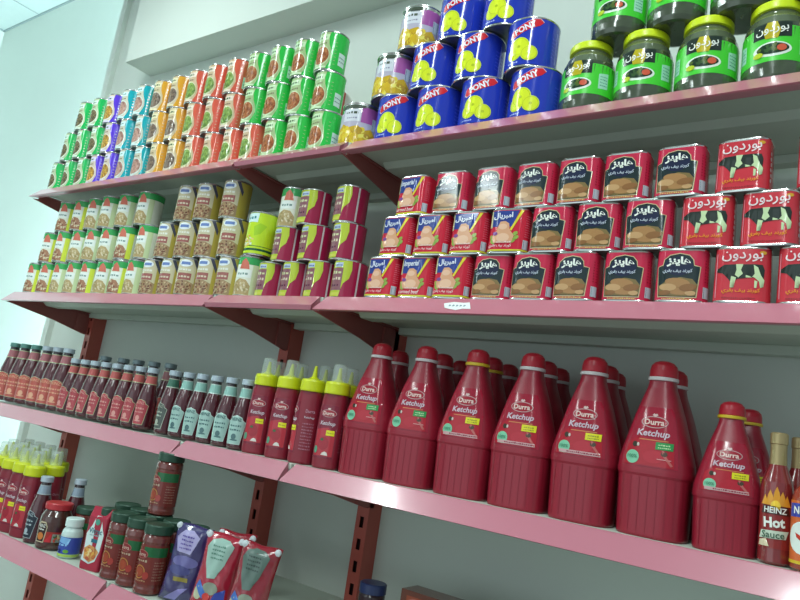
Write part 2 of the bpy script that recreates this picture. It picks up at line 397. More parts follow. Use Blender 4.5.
def lid_can(name, side, seed, bc):
    t, sf = can_base(name, .0375, .108); m_ = MB()
    wrap(m_, sf, .005, .103, ink('e4e8d6'))
    wrap(m_, sf, .084, .103, ink('3aa558'), 1)
    decal(m_, sf, [(-.018, .072), (.010, .072), (.006, .088), (-.004, .100), (-.014, .092)], ink('d0705c'), 2)
    decal(m_, sf, rect(-.028, .016, .050, .070), ink('e9f0ea'), 2); scrib(m_, sf, -.022, .010, .056, .007, ink('7f9a94'), 3, seed)
    decal(m_, sf, rect(.018, .033, .005, .084), ink(side), 2)
    decal(m_, sf, [(-.036, .006), (.018, .006), (.018, .030), (.006, .044), (-.012, .047), (-.030, .038)], ink(bc[0]), 2)
    beans(m_, sf, -.008, .024, .024, .017, [ink(c_) for c_ in bc]+[ink('dccfae')], 40, seed, .0034, 3)
    m_.build('label', t); return t
L_A = lid_can('bean_can', 'd6e24a', 11, ['a8785c', 'c09a7a', '8c5c48'])
L_B = lid_can('bean_can', 'c9d8a8', 12, ['b8a070', 'a09060', 'cbb98c'])
def brown_can():
    t, sf = can_base('bean_can', .0375, .108); m_ = MB()
    wrap(m_, sf, .005, .103, ink('cfc6a4')); wrap(m_, sf, .005, .103, ink('b8a548'), 1, .026, .075)
    decal(m_, sf, ell(-.006, .091, .020, .010, 18), ink('e8eef2'), 2); decal(m_, sf, rect(-.020, .008, .087, .095), ink('6f88c0'), 3)
    decal(m_, sf, [(.014, .103), (.024, .103), (.036, .078), (.034, .066)], ink('4a4a5c'), 2)
    decal(m_, sf, rect(-.026, .016, .045, .064), ink('a0605a'), 2); scrib(m_, sf, -.020, .012, .051, .006, ink('d8c8b0'), 3, 9)
    scrib(m_, sf, -.024, .014, .070, .006, ink('e8e8dc'), 3, 10)
    decal(m_, sf, [(-.036, .006), (.026, .006), (.026, .036), (.006, .044), (-.020, .044), (-.036, .034)], ink('a58a66'), 2)
    beans(m_, sf, -.005, .024, .028, .017, [ink(c_) for c_ in ('8c5f48', 'b88d6c', 'cdb48c', '74493c')], 46, 21, .0034, 3)
    m_.build('label', t); return t
L_BR = brown_can()
def yg_can():
    t, sf = can_base('vegetable_can', .0385, .116); m_ = MB()
    wrap(m_, sf, .005, .111, ink('c2e02c'))
    decal(m_, sf, [(-.036, .088), (.004, .086), (.006, .110), (-.036, .110)], ink('d6f0ee'), 1); scrib(m_, sf, -.026, -.002, .094, .009, ink('3f8a8e'), 2, 4)
    decal(m_, sf, [(.000, .05), (.016, .056), (.030, .078), (.012, .084), (-.004, .074)], ink('a4cf28'), 1)
    beans(m_, sf, -.016, .036, .016, .014, [ink('e0b04a'), ink('ecd070'), ink('d8dcae')], 22, 8, .0042, 2)
    wrap(m_, sf, .012, .018, ink('1d5c34'), 1); wrap(m_, sf, .023, .0245, ink('1d5c34'), 1)
    decal(m_, sf, rect(-.030, -.002, .026, .032), ink('e8f2d8'), 2)
    m_.build('label', t); return t
L_YG = yg_can()
def crimson_can():
    h = .090; t, sf = can_base('bean_can', .0385, h); m_ = MB()
    wrap(m_, sf, .004, h-.004, ink('9c1f45'))
    decal(m_, sf, [(-.040, .004), (-.003, .004), (.000, .02), (.004, .034), (.016, .046), (.020, .066), (.018, h-.004), (-.040, h-.004)], ink('b5c43a'), 1)
    decal(m_, sf, rect(-.034, .000, .018, .070), ink('8a5a62'), 2)
    scrib(m_, sf, -.030, -.004, .055, .009, ink('cfd0a0'), 3, 1); scrib(m_, sf, -.030, -.004, .041, .008, ink('d9c8b0'), 3, 2); scrib(m_, sf, -.030, -.004, .026, .008, ink('5a2440'), 3, 3)
    decal(m_, sf, rect(-.026, -.002, .072, .082), ink('b8c4d8'), 2); scrib(m_, sf, -.022, -.004, .074, .005, ink('4a60a0'), 3, 7)
    decal(m_, sf, rect(-.038, -.002, .006, .013), ink('c8c850'), 2)
    decal(m_, sf, rect(.034, .038, .004, h-.004), ink('c8c0c4'), 2)
    m_.build('label', t); return t
L_CR = crimson_can()
def pineapple_can():
    h, r = .111, .0535; t, sf = can_base('pineapple_can', r, h); m_ = MB()
    wrap(m_, sf, .0045, h-.0045, ink('2238ae', .12))
    k = -.008
    bn = [(-.036+k, .070), (-.030+k, .066), (.026+k, .090), (.034+k, .098), (.026+k, .105), (.012+k, .104), (-.034+k, .083)]
    decal(m_, sf, [(u*1.03-.0003, v+(.0015 if v > .085 else -.0015)) for u, v in bn], ink('d9c8d4'), 1); decal(m_, sf, bn, ink('cf2330'), 2)
    text(m_, sf, 'PONY', -.003+k, .0865, .046, .0145, ink('e6e8f4'), 4, rot=math.radians(22), bold=.03)
    yl, yd = ink('d3e02a'), ink('aebd22')
    for la, (cu, cv, q) in enumerate(((-.022+k, .031, .0155), (-.012+k, .045, .0205), (.010+k, .029, .0165))):
        decal(m_, sf, ell(cu, cv, q*1.05, q, 20), yl, 2+la*1.2); ring(m_, sf, cu, cv, q*.95, q*.9, .0010, yd, 2.6+la*1.2); decal(m_, sf, ell(cu, cv, .0035, .003, 10), yd, 2.6+la*1.2)
    scrib(m_, sf, -.036+k, -.010+k, .009, .004, ink('aab6ee'), 3, 2)
    for z in range(6): scrib(m_, sf, .05, .075, .03+.008*z, .004, ink('3c4cc8'), 2, z)
    decal(m_, sf, rect(.062, .066, .02, .09), ink('5865d0'), 2)
    m_.build('label', t); return t
G_PN = pineapple_can()
def fruit_can():
    h, r = .111, .0495; t, sf = can_base('fruit_can', r, h); m_ = MB()
    wrap(m_, sf, .0045, .085, ink('b9b4c6'), 0)
    wrap(m_, sf, .060, h-.012, ink('a8589e'), 1, .012, .065)
    decal(m_, sf, [(-.05, .006), (.05, .006), (.056, .03), (.04, .048), (.02, .040), (.006, .052), (-.016, .046), (-.034, .056), (-.05, .044)], ink('c9a428'), 2)
    beans(m_, sf, 0, .026, .046, .018, [ink('e0c434'), ink('d6b02c'), ink('b8902a'), ink('e8d860')], 44, 31, .0085, 3)
    decal(m_, sf, rect(-.034, .010, .062, .092), ink('d6d8e0'), 2); scrib(m_, sf, -.028, .004, .080, .008, ink('4f5a4c'), 3, 2); scrib(m_, sf, -.024, .002, .068, .005, ink('8a8aa0'), 3, 3)
    wrap(m_, sf, .096, .104, ink('4c5648'), 1, -.05, .02)
    bars(m_, sf, .040, .056, .045, .075, 6)
    m_.build('label', t); return t
G_FR = fruit_can()

olive = mat('dark_olive_preserve', hx('3e4a34'), 0.18, noise=0.45, nscale=38, coat=1.0)
glass_dk = mat('jar_glass_shoulder', hx('56614a'), 0.12, coat=1.0, noise=.2, nscale=30)
def pickle_jar():
    t = thing('pickle_jar'); h = .15
    prof = [(.040, 0), (.046, .002), (.050, .010), (.0515, .022), (.0515, .092), (.050, .103), (.045, .117), (.0385, .127), (.0365, .134)]
    m_ = MB(); lathe(m_, prof, 40, [olive]*5+[glass_dk]*3); m_.add([(.040*math.sin(2*math.pi*j/40), -.040*math.cos(2*math.pi*j/40), 0) for j in range(40)], [list(range(40))[::-1]], olive)
    m_.build('glass_jar', t)
    m_ = MB(); ly, ld = ink('cde01e', .3), ink('b5c81a', .35)
    lathe(m_, [(.0365, .1335), (.041, .134), (.0415, .136), (.0415, .146), (.040, .149), (.036, .1495), (.034, .148)], 40, ly)
    m_.add([(.034*math.sin(2*math.pi*j/40), -.034*math.cos(2*math.pi*j/40), .148) for j in range(40)], [list(range(40))], ld); m_.build('lid', t)
    sf = surf(circle_pts(.0515), [(0, .9, .9), (.022, 1, 1), (.092, 1, 1), (.103, .972, .972), (.117, .88, .88), (.13, .75, .75)])
    m_ = MB(); wrap(m_, sf, .032, .094, ink('43c832', .3))
    decal(m_, sf, rect(-.030, .028, .074, .101), ink('24302a'), 1, vstep=.006); decal(m_, sf, [(-.010, .072), (.008, .072), (.012, .086), (.006, .102), (-.008, .102), (-.014, .086)], ink('b8a824'), 2, vstep=.006)
    text(m_, sf, arabic('بوردون'), -.001, .087, .048, .014, WHITE, 4, rot=.06)
    decal(m_, sf, ell(.000, .053, .029, .013, 24), ink('dfe8dc'), 1); decal(m_, sf, ell(.001, .054, .024, .0095, 24), ink('26402c'), 2)
    beans(m_, sf, -.002, .054, .020, .007, [ink('1e3424'), ink('3c5a34'), ink('55682e')], 16, 5, .004, 3); decal(m_, sf, ell(.014, .054, .007, .006, 12), ink('cc5a40'), 6)
    decal(m_, sf, ell(-.020, .045, .008, .005, 10), ink('b5c82c'), 6)
    decal(m_, sf, [(-.062, .046), (-.044, .044), (-.044, .074), (-.062, .078)], ink('a6d8c2'), 1); decal(m_, sf, [(.042, .044), (.062, .046), (.062, .078), (.042, .074)], ink('a6d8c2'), 1)
    for q in range(4): scrib(m_, sf, .045, .060, .050+.006*q, .003, ink('5c9a84'), 2, q); scrib(m_, sf, -.060, -.046, .050+.006*q, .003, ink('5c9a84'), 2, q)
    m_.build('label', t); return t
G_JAR = pickle_jar()

# ---- corned beef tins: rounded oblong cans, a little wider at the foot
BW, BD, BH = .080, .056, .089
def oblong_base(red):
    t = thing('corned_beef_tin'); pts = rrect_pts(BW, BD, .017)
    pr = [(0, 1.0, 1.0), (.002, 1.015, 1.02), (.0035, 1.0, 1.0), (BH-.0035, .965, .95), (BH-.002, .985, .975), (BH, .965, .955)]
    sf = surf(pts, pr); m_ = MB()
    body(m_, sf, [(0, tin), (.002, tin), (.0036, red), (BH-.0036, tin), (BH-.002, tin), (BH, tin)], capmat=tin_dull, step=1)
    m_.build('tin_body', t); return t, sf
def keystone_tin():
    red = ink('c62a4a'); t, sf = oblong_base(red); m_ = MB(); cr, bk = ink('c9b88c'), ink('1c2c2e')
    K = lambda g: [(-.029-g, .009-g), (.027+g, .009-g), (.031+g, .058+g*.3), (.022+g*.4, .060+g), (.020+g, .070), (.014+g*.5, .077+g*.8), (0, .080+g), (-.014-g*.5, .077+g*.8), (-.022-g, .070), (-.024-g*.4, .060+g), (-.033-g, .058+g*.3)]
    decal(m_, sf, [(u-.003, v) for u, v in K(.0015)], cr, 1); decal(m_, sf, [(u-.003, v) for u, v in K(0)], bk, 2)
    decal(m_, sf, ell(-.004, .059, .022, .0155, 20), ink('1c2440'), 3)
    text(m_, sf, arabic('هاينز'), -.004, .066, .036, .0165, WHITE, 5, bold=.05, arch=.001)
    text(m_, sf, arabic('كورند بيف بقري'), -.005, .0505, .044, .0085, ink('c9d2e0'), 5, bold=.02)
    br, b2, b3 = ink('a87c4e'), ink('c0986a'), ink('8c6038')
    decal(m_, sf, [(-.031, .010), (.023, .010), (.026, .028), (.018, .038), (.000, .041), (-.016, .037), (-.032, .026)], ink('7e6a40'), 3)
    for i, (a, c_, q, w_) in enumerate([(-.004, .032, .019, .0075), (-.018, .024, .013, .006), (.012, .024, .013, .006), (-.004, .018, .018, .006), (.016, .015, .008, .004), (-.022, .015, .009, .004)]): decal(m_, sf, ell(a, c_, q, w_, 16, .1*(i % 3-1)), (br, b2, b3)[i % 3], 4+i % 3); 
    scrib(m_, sf, -.026, .020, .0042, .0025, ink('d8c070'), 3, 3)
    bars(m_, sf, .034, .047, .008, .026, 2)
    for q in range(8): decal(m_, sf, rect(.036, .046, .034+.005*q, .0355+.005*q), ink('9c1c34'), 2, step=None)
    m_.build('label', t); return t
def cow_tin():
    red = ink('c93440'); t, sf = oblong_base(red); m_ = MB(); bk, gw = ink('26302a'), ink('c4d8a8')
    text(m_, sf, arabic('بوردون'), 0, .073, .056, .016, ink('ecd6d8'), 4, bold=.012)
    decal(m_, sf, ell(.028, .079, .005, .003, 8), ink('d8a030'), 3)
    decal(m_, sf, [(-.037, .052), (-.030, .056), (-.024, .060), (-.004, .061), (.018, .061), (.028, .060), (.031, .052), (.030, .038), (.026, .034), (.020, .040), (.010, .040), (-.004, .038), (-.010, .036), (-.014, .032), (-.020, .040), (-.026, .046), (-.034, .048)], bk, 2)
    decal(m_, sf, [(-.008, .061), (.002, .061), (-.001, .052), (.002, .046), (-.004, .040), (-.009, .044), (-.007, .052)], gw, 3)
    decal(m_, sf, [(-.014, .042), (-.007, .040), (-.009, .030), (-.010, .024), (-.015, .024), (-.015, .032)], gw, 3)
    decal(m_, sf, [(.016, .060), (.022, .056), (.026, .044), (.031, .036), (.030, .026), (.026, .024), (.024, .034), (.018, .040), (.006, .044), (.006, .040), (.014, .040), (.018, .046)], gw, 3)
    decal(m_, sf, [(.018, .036), (.022, .034), (.021, .024), (.018, .024)], gw, 3)
    text(m_, sf, arabic('كورند بيف بقري'), 0, .0185, .052, .009, ink('e89a28'), 4, bold=.015)
    scrib(m_, sf, -.026, .020, .0065, .0025, ink('a03038'), 3, 5)
    decal(m_, sf, rect(-.037, -.035, .008, .078), ink('e0909c'), 2)
    for q in range(6): decal(m_, sf, ell(.046+.001*(q % 2), .018+.009*q, .0025, .0035, 8), ink('c8b8bc'), 2)
    m_.build('label', t); return t
def blue_tin(latin):
    red = ink('c81f38'); t, sf = oblong_base(red); m_ = MB()
    decal(m_, sf, [(-.037, .052), (.010, .052), (.022, .084), (-.037, .084)], ink('2c3f8a'), 1)
    decal(m_, sf, [(-.036, .050), (-.030, .050), (-.032, .084), (-.037, .084)], ink('d4cfa0'), 2)
    decal(m_, sf, [(.006, .046), (.010, .044), (.031, .084), (.025, .084)], ink('dcc83a'), 3)
    wrap(m_, sf, .0038, .007, ink('c8c83c'), 2)
    if latin: text(m_, sf, 'Imperial', -.010, .072, .036, .015, ink('e2e6f2'), 5, bold=.02, shear=.3, rot=.05)
    else: text(m_, sf, arabic('امبريال'), -.009, .073, .038, .014, ink('e2e6f2'), 5, bold=.03, rot=.06)
    pe, p2 = ink('d8a07c'), ink('e4b89a')
    decal(m_, sf, [(-.024, .020), (.012, .020), (.016, .034), (.006, .046), (.004, .058), (-.004, .063), (-.014, .062), (-.018, .052), (-.020, .042), (-.028, .032)], pe, 4)
    decal(m_, sf, ell(-.006, .030, .013, .009, 14), p2, 5); decal(m_, sf, ell(-.008, .052, .009, .006, 12), p2, 5); decal(m_, sf, ell(-.022, .038, .005, .004, 8), ink('7d4a8c'), 5)
    for a, c_ in ((-.028, .030), (-.026, .022), (.018, .038), (.020, .030), (.014, .024)): decal(m_, sf, ell(a, c_, .006, .004, 8, a*30), ink('8ea84a'), 3)
    if latin: text(m_, sf, 'corned beef', -.008, .0135, .048, .008, ink('ecd8d8'), 5, bold=.01, shear=.2)
    else: text(m_, sf, arabic('كورند بيف بقري'), -.010, .0135, .046, .0085, ink('ecd8d8'), 5, bold=.01)
    scrib(m_, sf, -.018, .012, .020, .003, ink('f0d0d0'), 5, 4)
    bars(m_, sf, .034, .046, .008, .026, 2)
    for q in range(10): scrib(m_, sf, .036, .048, .032+.0045*q, .002, ink('dc7084'), 2, q)
    m_.build('label', t); return t
T_K, T_C, T_I, T_J = keystone_tin(), cow_tin(), blue_tin(False), blue_tin(True)

# ---- ketchup glass bottles
sauce = mat('dark_ketchup_glass', hx('4c1620'), 0.10, coat=1.0, bump=.45, bscale=70, noise=.15, nscale=15)
neckglass = mat('neck_glass', hx('35282c'), 0.12, coat=1.0)
capw = mat('pale_screw_cap', hx('b4c2cc'), 0.3, metal=.2); capg = mat('green_screw_cap', hx('5c8f86'), 0.35, metal=.2); capd = mat('dull_screw_cap', hx('75868a'), 0.35, metal=.2)
def glass_bottle(h, r, lab, edge, inkc, neck, capm, seed, big=False, word=True):
    t = thing('ketchup_bottle'); q = h/.165
    prof = [(r*.75, 0), (r*.96, .003*q), (r, .008*q), (r, .070*q), (r*.97, .082*q), (r*.84, .100*q), (r*.66, .118*q), (r*.52, .130*q), (r*.47, .150*q), (r*.47, .153*q)]
    m_ = MB(); lathe(m_, prof, 20, [sauce]*7+[neckglass]*2); m_.add([(r*.75*math.sin(2*math.pi*j/20), -r*.75*math.cos(2*math.pi*j/20), 0) for j in range(20)], [list(range(20))[::-1]], sauce)
    m_.build('glass_body', t)
    m_ = MB(); c0 = .151*q; rr = .0155 if not big else .017
    lathe(m_, [(rr*.8, c0), (rr, c0+.0005), (rr*1.02, c0+.002), (rr, c0+.013), (rr*.85, c0+.0145), (.0001, c0+.0145)], 24, capm); m_.build('cap', t)
    S1 = [(z, a/r, a/r) for a, z in prof]
    sf = surf(circle_pts(r), S1); m_ = MB()
    wrap(m_, sf, .122*q, .143*q, ink(neck), 1); wrap(m_, sf, .1205*q, .1225*q, ink(edge), 2); wrap(m_, sf, .142*q, .144*q, ink(edge), 2)
    a = r*.95 if not big else r*1.15
    K = lambda g: [(-a*.62-g, .014*q-g), (a*.62+g, .014*q-g), (a*.92+g, .064*q), (a*.60+g, .067*q+g), (a*.5, .074*q+g), (0, .078*q+g), (-a*.5, .074*q+g), (-a*.60-g, .067*q+g), (-a*.92-g, .064*q)]
    decal(m_, sf, K(.0014), ink(edge), 1, vstep=.01); decal(m_, sf, K(0), ink(lab), 2, vstep=.01)
    if word: text(m_, sf, 'HEINZ', 0, .069*q, a*1.0, .007*q, ink(inkc), 5, arch=.001)
    scrib(m_, sf, -a*.55, a*.55, .052*q, .006*q, ink(inkc), 4, seed); scrib(m_, sf, -a*.5, a*.5, .043*q, .005*q, ink(inkc), 4, seed+1)
    decal(m_, sf, ell(0, .030*q, a*.25, .007*q, 10), ink(inkc), 4); decal(m_, sf, ell(.001, .0225*q, a*.4, .002*q, 8), ink(inkc), 4)
    m_.build('label', t); return t
K_BIG = glass_bottle(.197, .030, 'bd5a50', 'b8c098', 'e0a888', 'a8686e', capg, 1, True)
K_BIG2 = glass_bottle(.197, .030, 'bd5a50', 'b8c098', 'e0a888', 'a8686e', capw, 1, True)
K_RED = glass_bottle(.166, .0262, 'b0464e', 'b3b48c', 'd89890', 'b85c58', capw, 2)
K_BACK = glass_bottle(.166, .0262, 'b83e46', 'b3b48c', 'd89890', 'b85c58', capd, 2)
K_TALLB = glass_bottle(.190, .030, 'b04a44', 'a0a080', 'c09080', '8a5a5c', capd, 1, True)
K_TEAL = glass_bottle(.166, .0262, 'a3c4bc', 'c6d8d0', '4d6e70', '8fbcb2', capw, 3)
K_GRN = glass_bottle(.166, .0262, '4c5650', 'b9bfae', 'a8b0a0', '3c6a58', capw, 4)
K_BLK = glass_bottle(.166, .0262, '26303c', 'a8b4b8', 'a8b8c0', '8fa0b0', capw, 5)

# ---- squeeze bottles
sq_red = mat('ketchup_red_plastic', hx('861f30'), 0.32, noise=.05, nscale=10); sq_dk = ink('7c1c2e')
yel = mat('yellow_nozzle_cap', hx('cdd61a'), 0.35); clear = mat('clear_overcap', hx('d5e2de'), 0.12, alpha=.32, coat=.6)
bigred = mat('big_ketchup_red_plastic', hx('921d30'), 0.30, noise=.06, nscale=8); capred = mat('red_flip_cap', hx('b01c2e'), 0.35)
ringw = mat('white_tear_ring', hx('cfc8c8'), 0.4)
def logo(m_, sf, cu, cv, sc=1.0, la=3):
    decal(m_, sf, ell(cu, cv, .0185*sc, .0085*sc, 22), ink('c09a9c'), la); decal(m_, sf, ell(cu, cv, .0172*sc, .0072*sc, 22), ink('9c2030'), la+1)
    text(m_, sf, 'Durra', cu, cv, .027*sc, .0082*sc, ink('e2c4bc'), la+2, bold=.03)
    decal(m_, sf, [(cu-.004*sc, cv+.010*sc), (cu, cv+.0075*sc), (cu+.004*sc, cv+.010*sc), (cu+.002*sc, cv+.0125*sc), (cu, cv+.0115*sc), (cu-.002*sc, cv+.0125*sc)], ink('d8b8b4'), la+1)
def squeeze_bottle(overcap=True, turned=False):
    t = thing('squeeze_bottle'); pts = super_pts(.060, .048, 2.6); h = .158
    sf = surf(pts, [(0, .90, .90), (.004, .97, .97), (.03, 1, 1), (.10, .985, .985), (.140, .93, .95), (.150, .88, .92), (h, .82, .9)])
    m_ = MB(); body(m_, sf, [(z, sq_red) for z in (0, .004, .03, .07, .10, .125, .140, .150, h)]); m_.build('bottle_body', t)
    m_ = MB(); cap0 = None; lathe(m_, [(.022, h-.002), (.0275, h-.001), (.028, h+.002), (.0275, h+.020), (.0255, h+.0245), (.012, h+.027), (.006, h+.032), (.0045, h+.045), (.0028, h+.056), (.0001, h+.0565)], 28, yel); cap0 = m_.build('nozzle_cap', t)
    if overcap:
        m_ = MB(); lathe(m_, [(.0165, h+.0262), (.0155, h+.050), (.0145, h+.062), (.012, h+.064), (.0001, h+.064)], 24, clear); m_.build('clear_overcap', cap0)['label'] = 'clear plastic overcap'
    m_ = MB(); k = .034 if turned else 0.0
    decal(m_, sf, [(-.023-k, .022), (.022-k, .022), (.023-k, .08), (.019-k, .132), (-.020-k, .132), (-.024-k, .08)], ink('7f2236'), 1, vstep=.02)
    decal(m_, sf, [(-.022-k, .026), (.021-k, .026), (.021-k, .072), (.004-k, .086), (-.022-k, .080)], ink('b4303c'), 2, vstep=.02)
    logo(m_, sf, -k, .115, .95)
    text(m_, sf, 'Ketchup', .001-k, .093, .034, .011, ink('d8c4cc'), 4, bold=.02, shear=.2)
    decal(m_, sf, rect(.001-k, .019-k, .069, .080), ink('e0d820'), 5); scrib(m_, sf, .003-k, .017-k, .073, .003, ink('a89a20'), 6, 1)
    decal(m_, sf, ell(-.002-k, .052, .012, .014, 14), ink('a02030'), 3); decal(m_, sf, ell(-.006-k, .06, .004, .003, 8), ink('3c5a34'), 4)
    decal(m_, sf, [(-.004-k, .028), (.012-k, .028), (.009-k, .034), (.004-k, .036), (-.001-k, .033)], ink('dcd4cc'), 4)
    decal(m_, sf, ell(-.018-k, .038, .0045, .008, 10), ink('5c9a7c'), 4)
    L = .045 - k*.9
    if turned:
        text(m_, sf, 'Durra', .012, .113, .020, .007, ink('c090a0'), 4); text(m_, sf, 'Ketchup', .012, .099, .022, .006, ink('d0c0c8'), 4)
        for q in range(9): scrib(m_, sf, -.001, .024, .030+.0068*q, .0035, ink('a86878'), 4, q)
    else:
        for q in range(8): scrib(m_, sf, .032, .050, .036+.0075*q, .0035, ink('a86070'), 3, q)
        text(m_, sf, 'Durra', .041, .110, .018, .006, ink('c090a0'), 4)
    m_.build('label', t); return t
Q_A, Q_B = squeeze_bottle(True), squeeze_bottle(False, True)
def big_bottle(kind, yring=False):
    t = thing('ketchup_bottle'); pts = super_pts(.106, .086, 3.2)
    W = [(0, .95, .94), (.003, .975, .965), (.091, 1.035, 1.01), (.095, 1.07, 1.035), (.100, 1.075, 1.04), (.116, 1.05, 1.025), (.149, .890, .92), (.188, .690, .76), (.214, .530, .61), (.232, .415, .50), (.242, .375, .455), (.246, .37, .45)]
    sf = surf(pts, W); m_ = MB(); body(m_, sf, [(z, bigred) for z, _, _ in W])
    # moulded flutes around the foot
    for i in range(-7, 8):
        u = i*.0135
        decal(m_, sf, rect(u, u+.0015, .008, .090), mat('flute_red', hx('8c1b2e'), .32), 2)
    m_.build('bottle_body', t)
    m_ = MB(); lathe(m_, [(.0215, .2508), (.0222, .252), (.0218, .262), (.020, .270), (.0150, .2755), (.0085, .278), (.0001, .2785)], 28, capred); fc_ = m_.build('flip_cap', t)
    m_ = MB(); lathe(m_, [(.020, .2445), (.0235, .245), (.0238, .2475), (.0235, .2505), (.020, .251)], 28, ringw if not yring else mat('yellow_tear_ring', hx('d2b428'), .4)); m_.build('tear_ring', fc_)['label'] = 'yellow tear ring' if yring else 'white tear ring'
    m_ = MB()
    decal(m_, sf, [(-.044, .106), (.044, .106), (.040, .150), (.030, .192), (.025, .200), (-.025, .200), (-.030, .192), (-.040, .150)], ink('9a1c32'), 1, vstep=.008)
    decal(m_, sf, [(-.040, .108), (.038, .108), (.036, .135), (.012, .148), (-.020, .152), (-.036, .140)], ink('aa1c2c'), 2, vstep=.008)
    logo(m_, sf, .002, .176, 1.12); text(m_, sf, 'Ketchup', .002, .157, .050, .0135, ink('ccb4c0'), 4, bold=.025, shear=.15)
    decal(m_, sf, rect(-.018, .026, .1470, .1485), ink('c87848'), 3, vstep=.01)
    fl = {'g': '2c8c48', 'y': 'd8d020'}[kind]
    decal(m_, sf, rect(.008, .034, .134, .1455), ink(fl), 5); scrib(m_, sf, .012, .030, .140, .0028, ink('b8d8a0' if kind == 'g' else '8c8a20'), 6, 2); scrib(m_, sf, .012, .030, .136, .0025, ink('b8d8a0' if kind == 'g' else '8c8a20'), 6, 3)
    decal(m_, sf, ell(-.024, .139, .004, .0045, 10), ink('3a3428'), 4); decal(m_, sf, ell(-.019, .139, .002, .003, 8), ink('d0c0b8'), 4)
    decal(m_, sf, ell(.006, .122, .016, .010, 16), ink('b02232'), 3); decal(m_, sf, ell(.022, .128, .005, .004, 10), ink('4a3a2c'), 4)
    decal(m_, sf, [(.018, .133), (.021, .133), (.026, .124), (.036, .112), (.033, .110), (.021, .124)], ink('b8605c'), 4)
    decal(m_, sf, ell(-.026, .119, .0105, .0105, 18), ink('7cc09c'), 4); text(m_, sf, '100%', -.026, .120, .015, .0055, ink('3c7c60'), 6)
    if kind == 'y': decal(m_, sf, [(-.034, .109), (.036, .109), (.035, .1145), (-.034, .1145)], ink('c89a9c'), 4); scrib(m_, sf, -.020, .032, .1105, .003, ink('8c3040'), 5, 7)
    else: decal(m_, sf, rect(.012, .033, .119, .120), ink('cfa0a0'), 4)
    m_.build('label', t); return t
D_G, D_Y, D_YR = big_bottle('g'), big_bottle('y'), big_bottle('y', True)
D_Z = D_YR

def hot_bottle():
    t = thing('sauce_bottle'); r = .0215; gold = mat('gold_foil_neck', hx('b09c70'), .35, metal=.5); liq = mat('hot_sauce_glass', hx('7e2426'), .12, coat=1, noise=.15, nscale=20)
    prof = [(r*.8, 0), (r, .004), (r, .100), (r*.93, .112), (r*.68, .127), (r*.52, .137), (r*.47, .145)]
    m_ = MB(); lathe(m_, prof, 28, liq); m_.add([(r*.8*math.sin(2*math.pi*j/28), -r*.8*math.cos(2*math.pi*j/28), 0) for j in range(28)], [list(range(28))[::-1]], liq); m_.build('glass_body', t)
    m_ = MB(); lathe(m_, [(.0105, .130), (.0115, .134), (.0108, .152), (.0108, .165), (.0118, .166), (.0118, .180), (.010, .182), (.0001, .182)], 24, gold); m_.build('foil_cap', t)
    sf = surf(circle_pts(r), [(z, a/r, a/r) for a, z in prof]); m_ = MB()
    decal(m_, sf, [(-.024, .022), (.024, .022), (.024, .078), (.014, .086), (-.014, .086), (-.024, .078)], ink('8c2a28'), 1)
    for a, hh in ((-.014, .094), (-.007, .101), (.001, .106), (.008, .100), (.014, .095)): decal(m_, sf, [(a-.006, .080), (a+.006, .080), (a+.003, hh-.008), (a, hh), (a-.003, hh-.007)], ink('e09a30'), 2+(a > 0)*1)
    decal(m_, sf, ell(0, .080, .006, .007, 12), ink('e8c040'), 4)
    decal(m_, sf, [(-.019, .068), (.019, .068), (.016, .079), (-.016, .079)], ink('4a2420'), 4); text(m_, sf, 'HEINZ', 0, .0735, .028, .008, WHITE, 5, bold=.02)
    text(m_, sf, 'Hot', -.001, .057, .026, .014, WHITE, 5, rot=.08, bold=.04)
    decal(m_, sf, [(-.021, .034), (.014, .036), (.018, .047), (-.018, .045)], ink('c8d4c0'), 4); text(m_, sf, 'Sauce', -.002, .0405, .028, .0095, ink('4c6a54'), 6, bold=.02, rot=.05)
    decal(m_, sf, [(-.022, .024), (-.006, .024), (-.010, .034), (-.020, .032)], ink('d8c8a8'), 4)
    m_.build('label', t); return t
H_HOT = hot_bottle()
def orange_bottle():
    t = thing('sauce_bottle'); r = .027; cap = mat('cream_plastic_cap', hx('b8bda0'), .4); liq = mat('chili_sauce_glass', hx('9c3a20'), .12, coat=1, noise=.25, nscale=60)
    prof = [(r*.8, 0), (r, .004), (r, .095), (r*.9, .104), (r*.6, .117), (r*.5, .122)]
    m_ = MB(); lathe(m_, prof, 28, liq); m_.build('glass_body', t)
    m_ = MB(); lathe(m_, [(.0125, .118), (.0135, .121), (.013, .145), (.0145, .1455), (.014, .157), (.0001, .158)], 24, cap); m_.build('cap', t)
    sf = surf(circle_pts(r), [(z, a/r, a/r) for a, z in prof]); m_ = MB()
    wrap(m_, sf, .010, .092, ink('d86a34'), 1); wrap(m_, sf, .010, .014, ink('e0c030'), 2)
    decal(m_, sf, [(-.026, .070), (.028, .072), (.028, .090), (-.026, .088)], ink('3a48a8'), 3); text(m_, sf, 'Noo', -.006, .0795, .022, .010, WHITE, 5, bold=.03)
    decal(m_, sf, ell(.0, .044, .026, .022, 22), ink('e4ece4'), 3); decal(m_, sf, [(-.014, .050), (-.004, .046), (.010, .036), (.016, .030), (.004, .034), (-.012, .044)], ink('c83a2a'), 4); decal(m_, sf, ell(.006, .052, .010, .004, 10, -.4), ink('c83a2a'), 4)
    m_.build('label', t); return t
H_OR = orange_bottle()

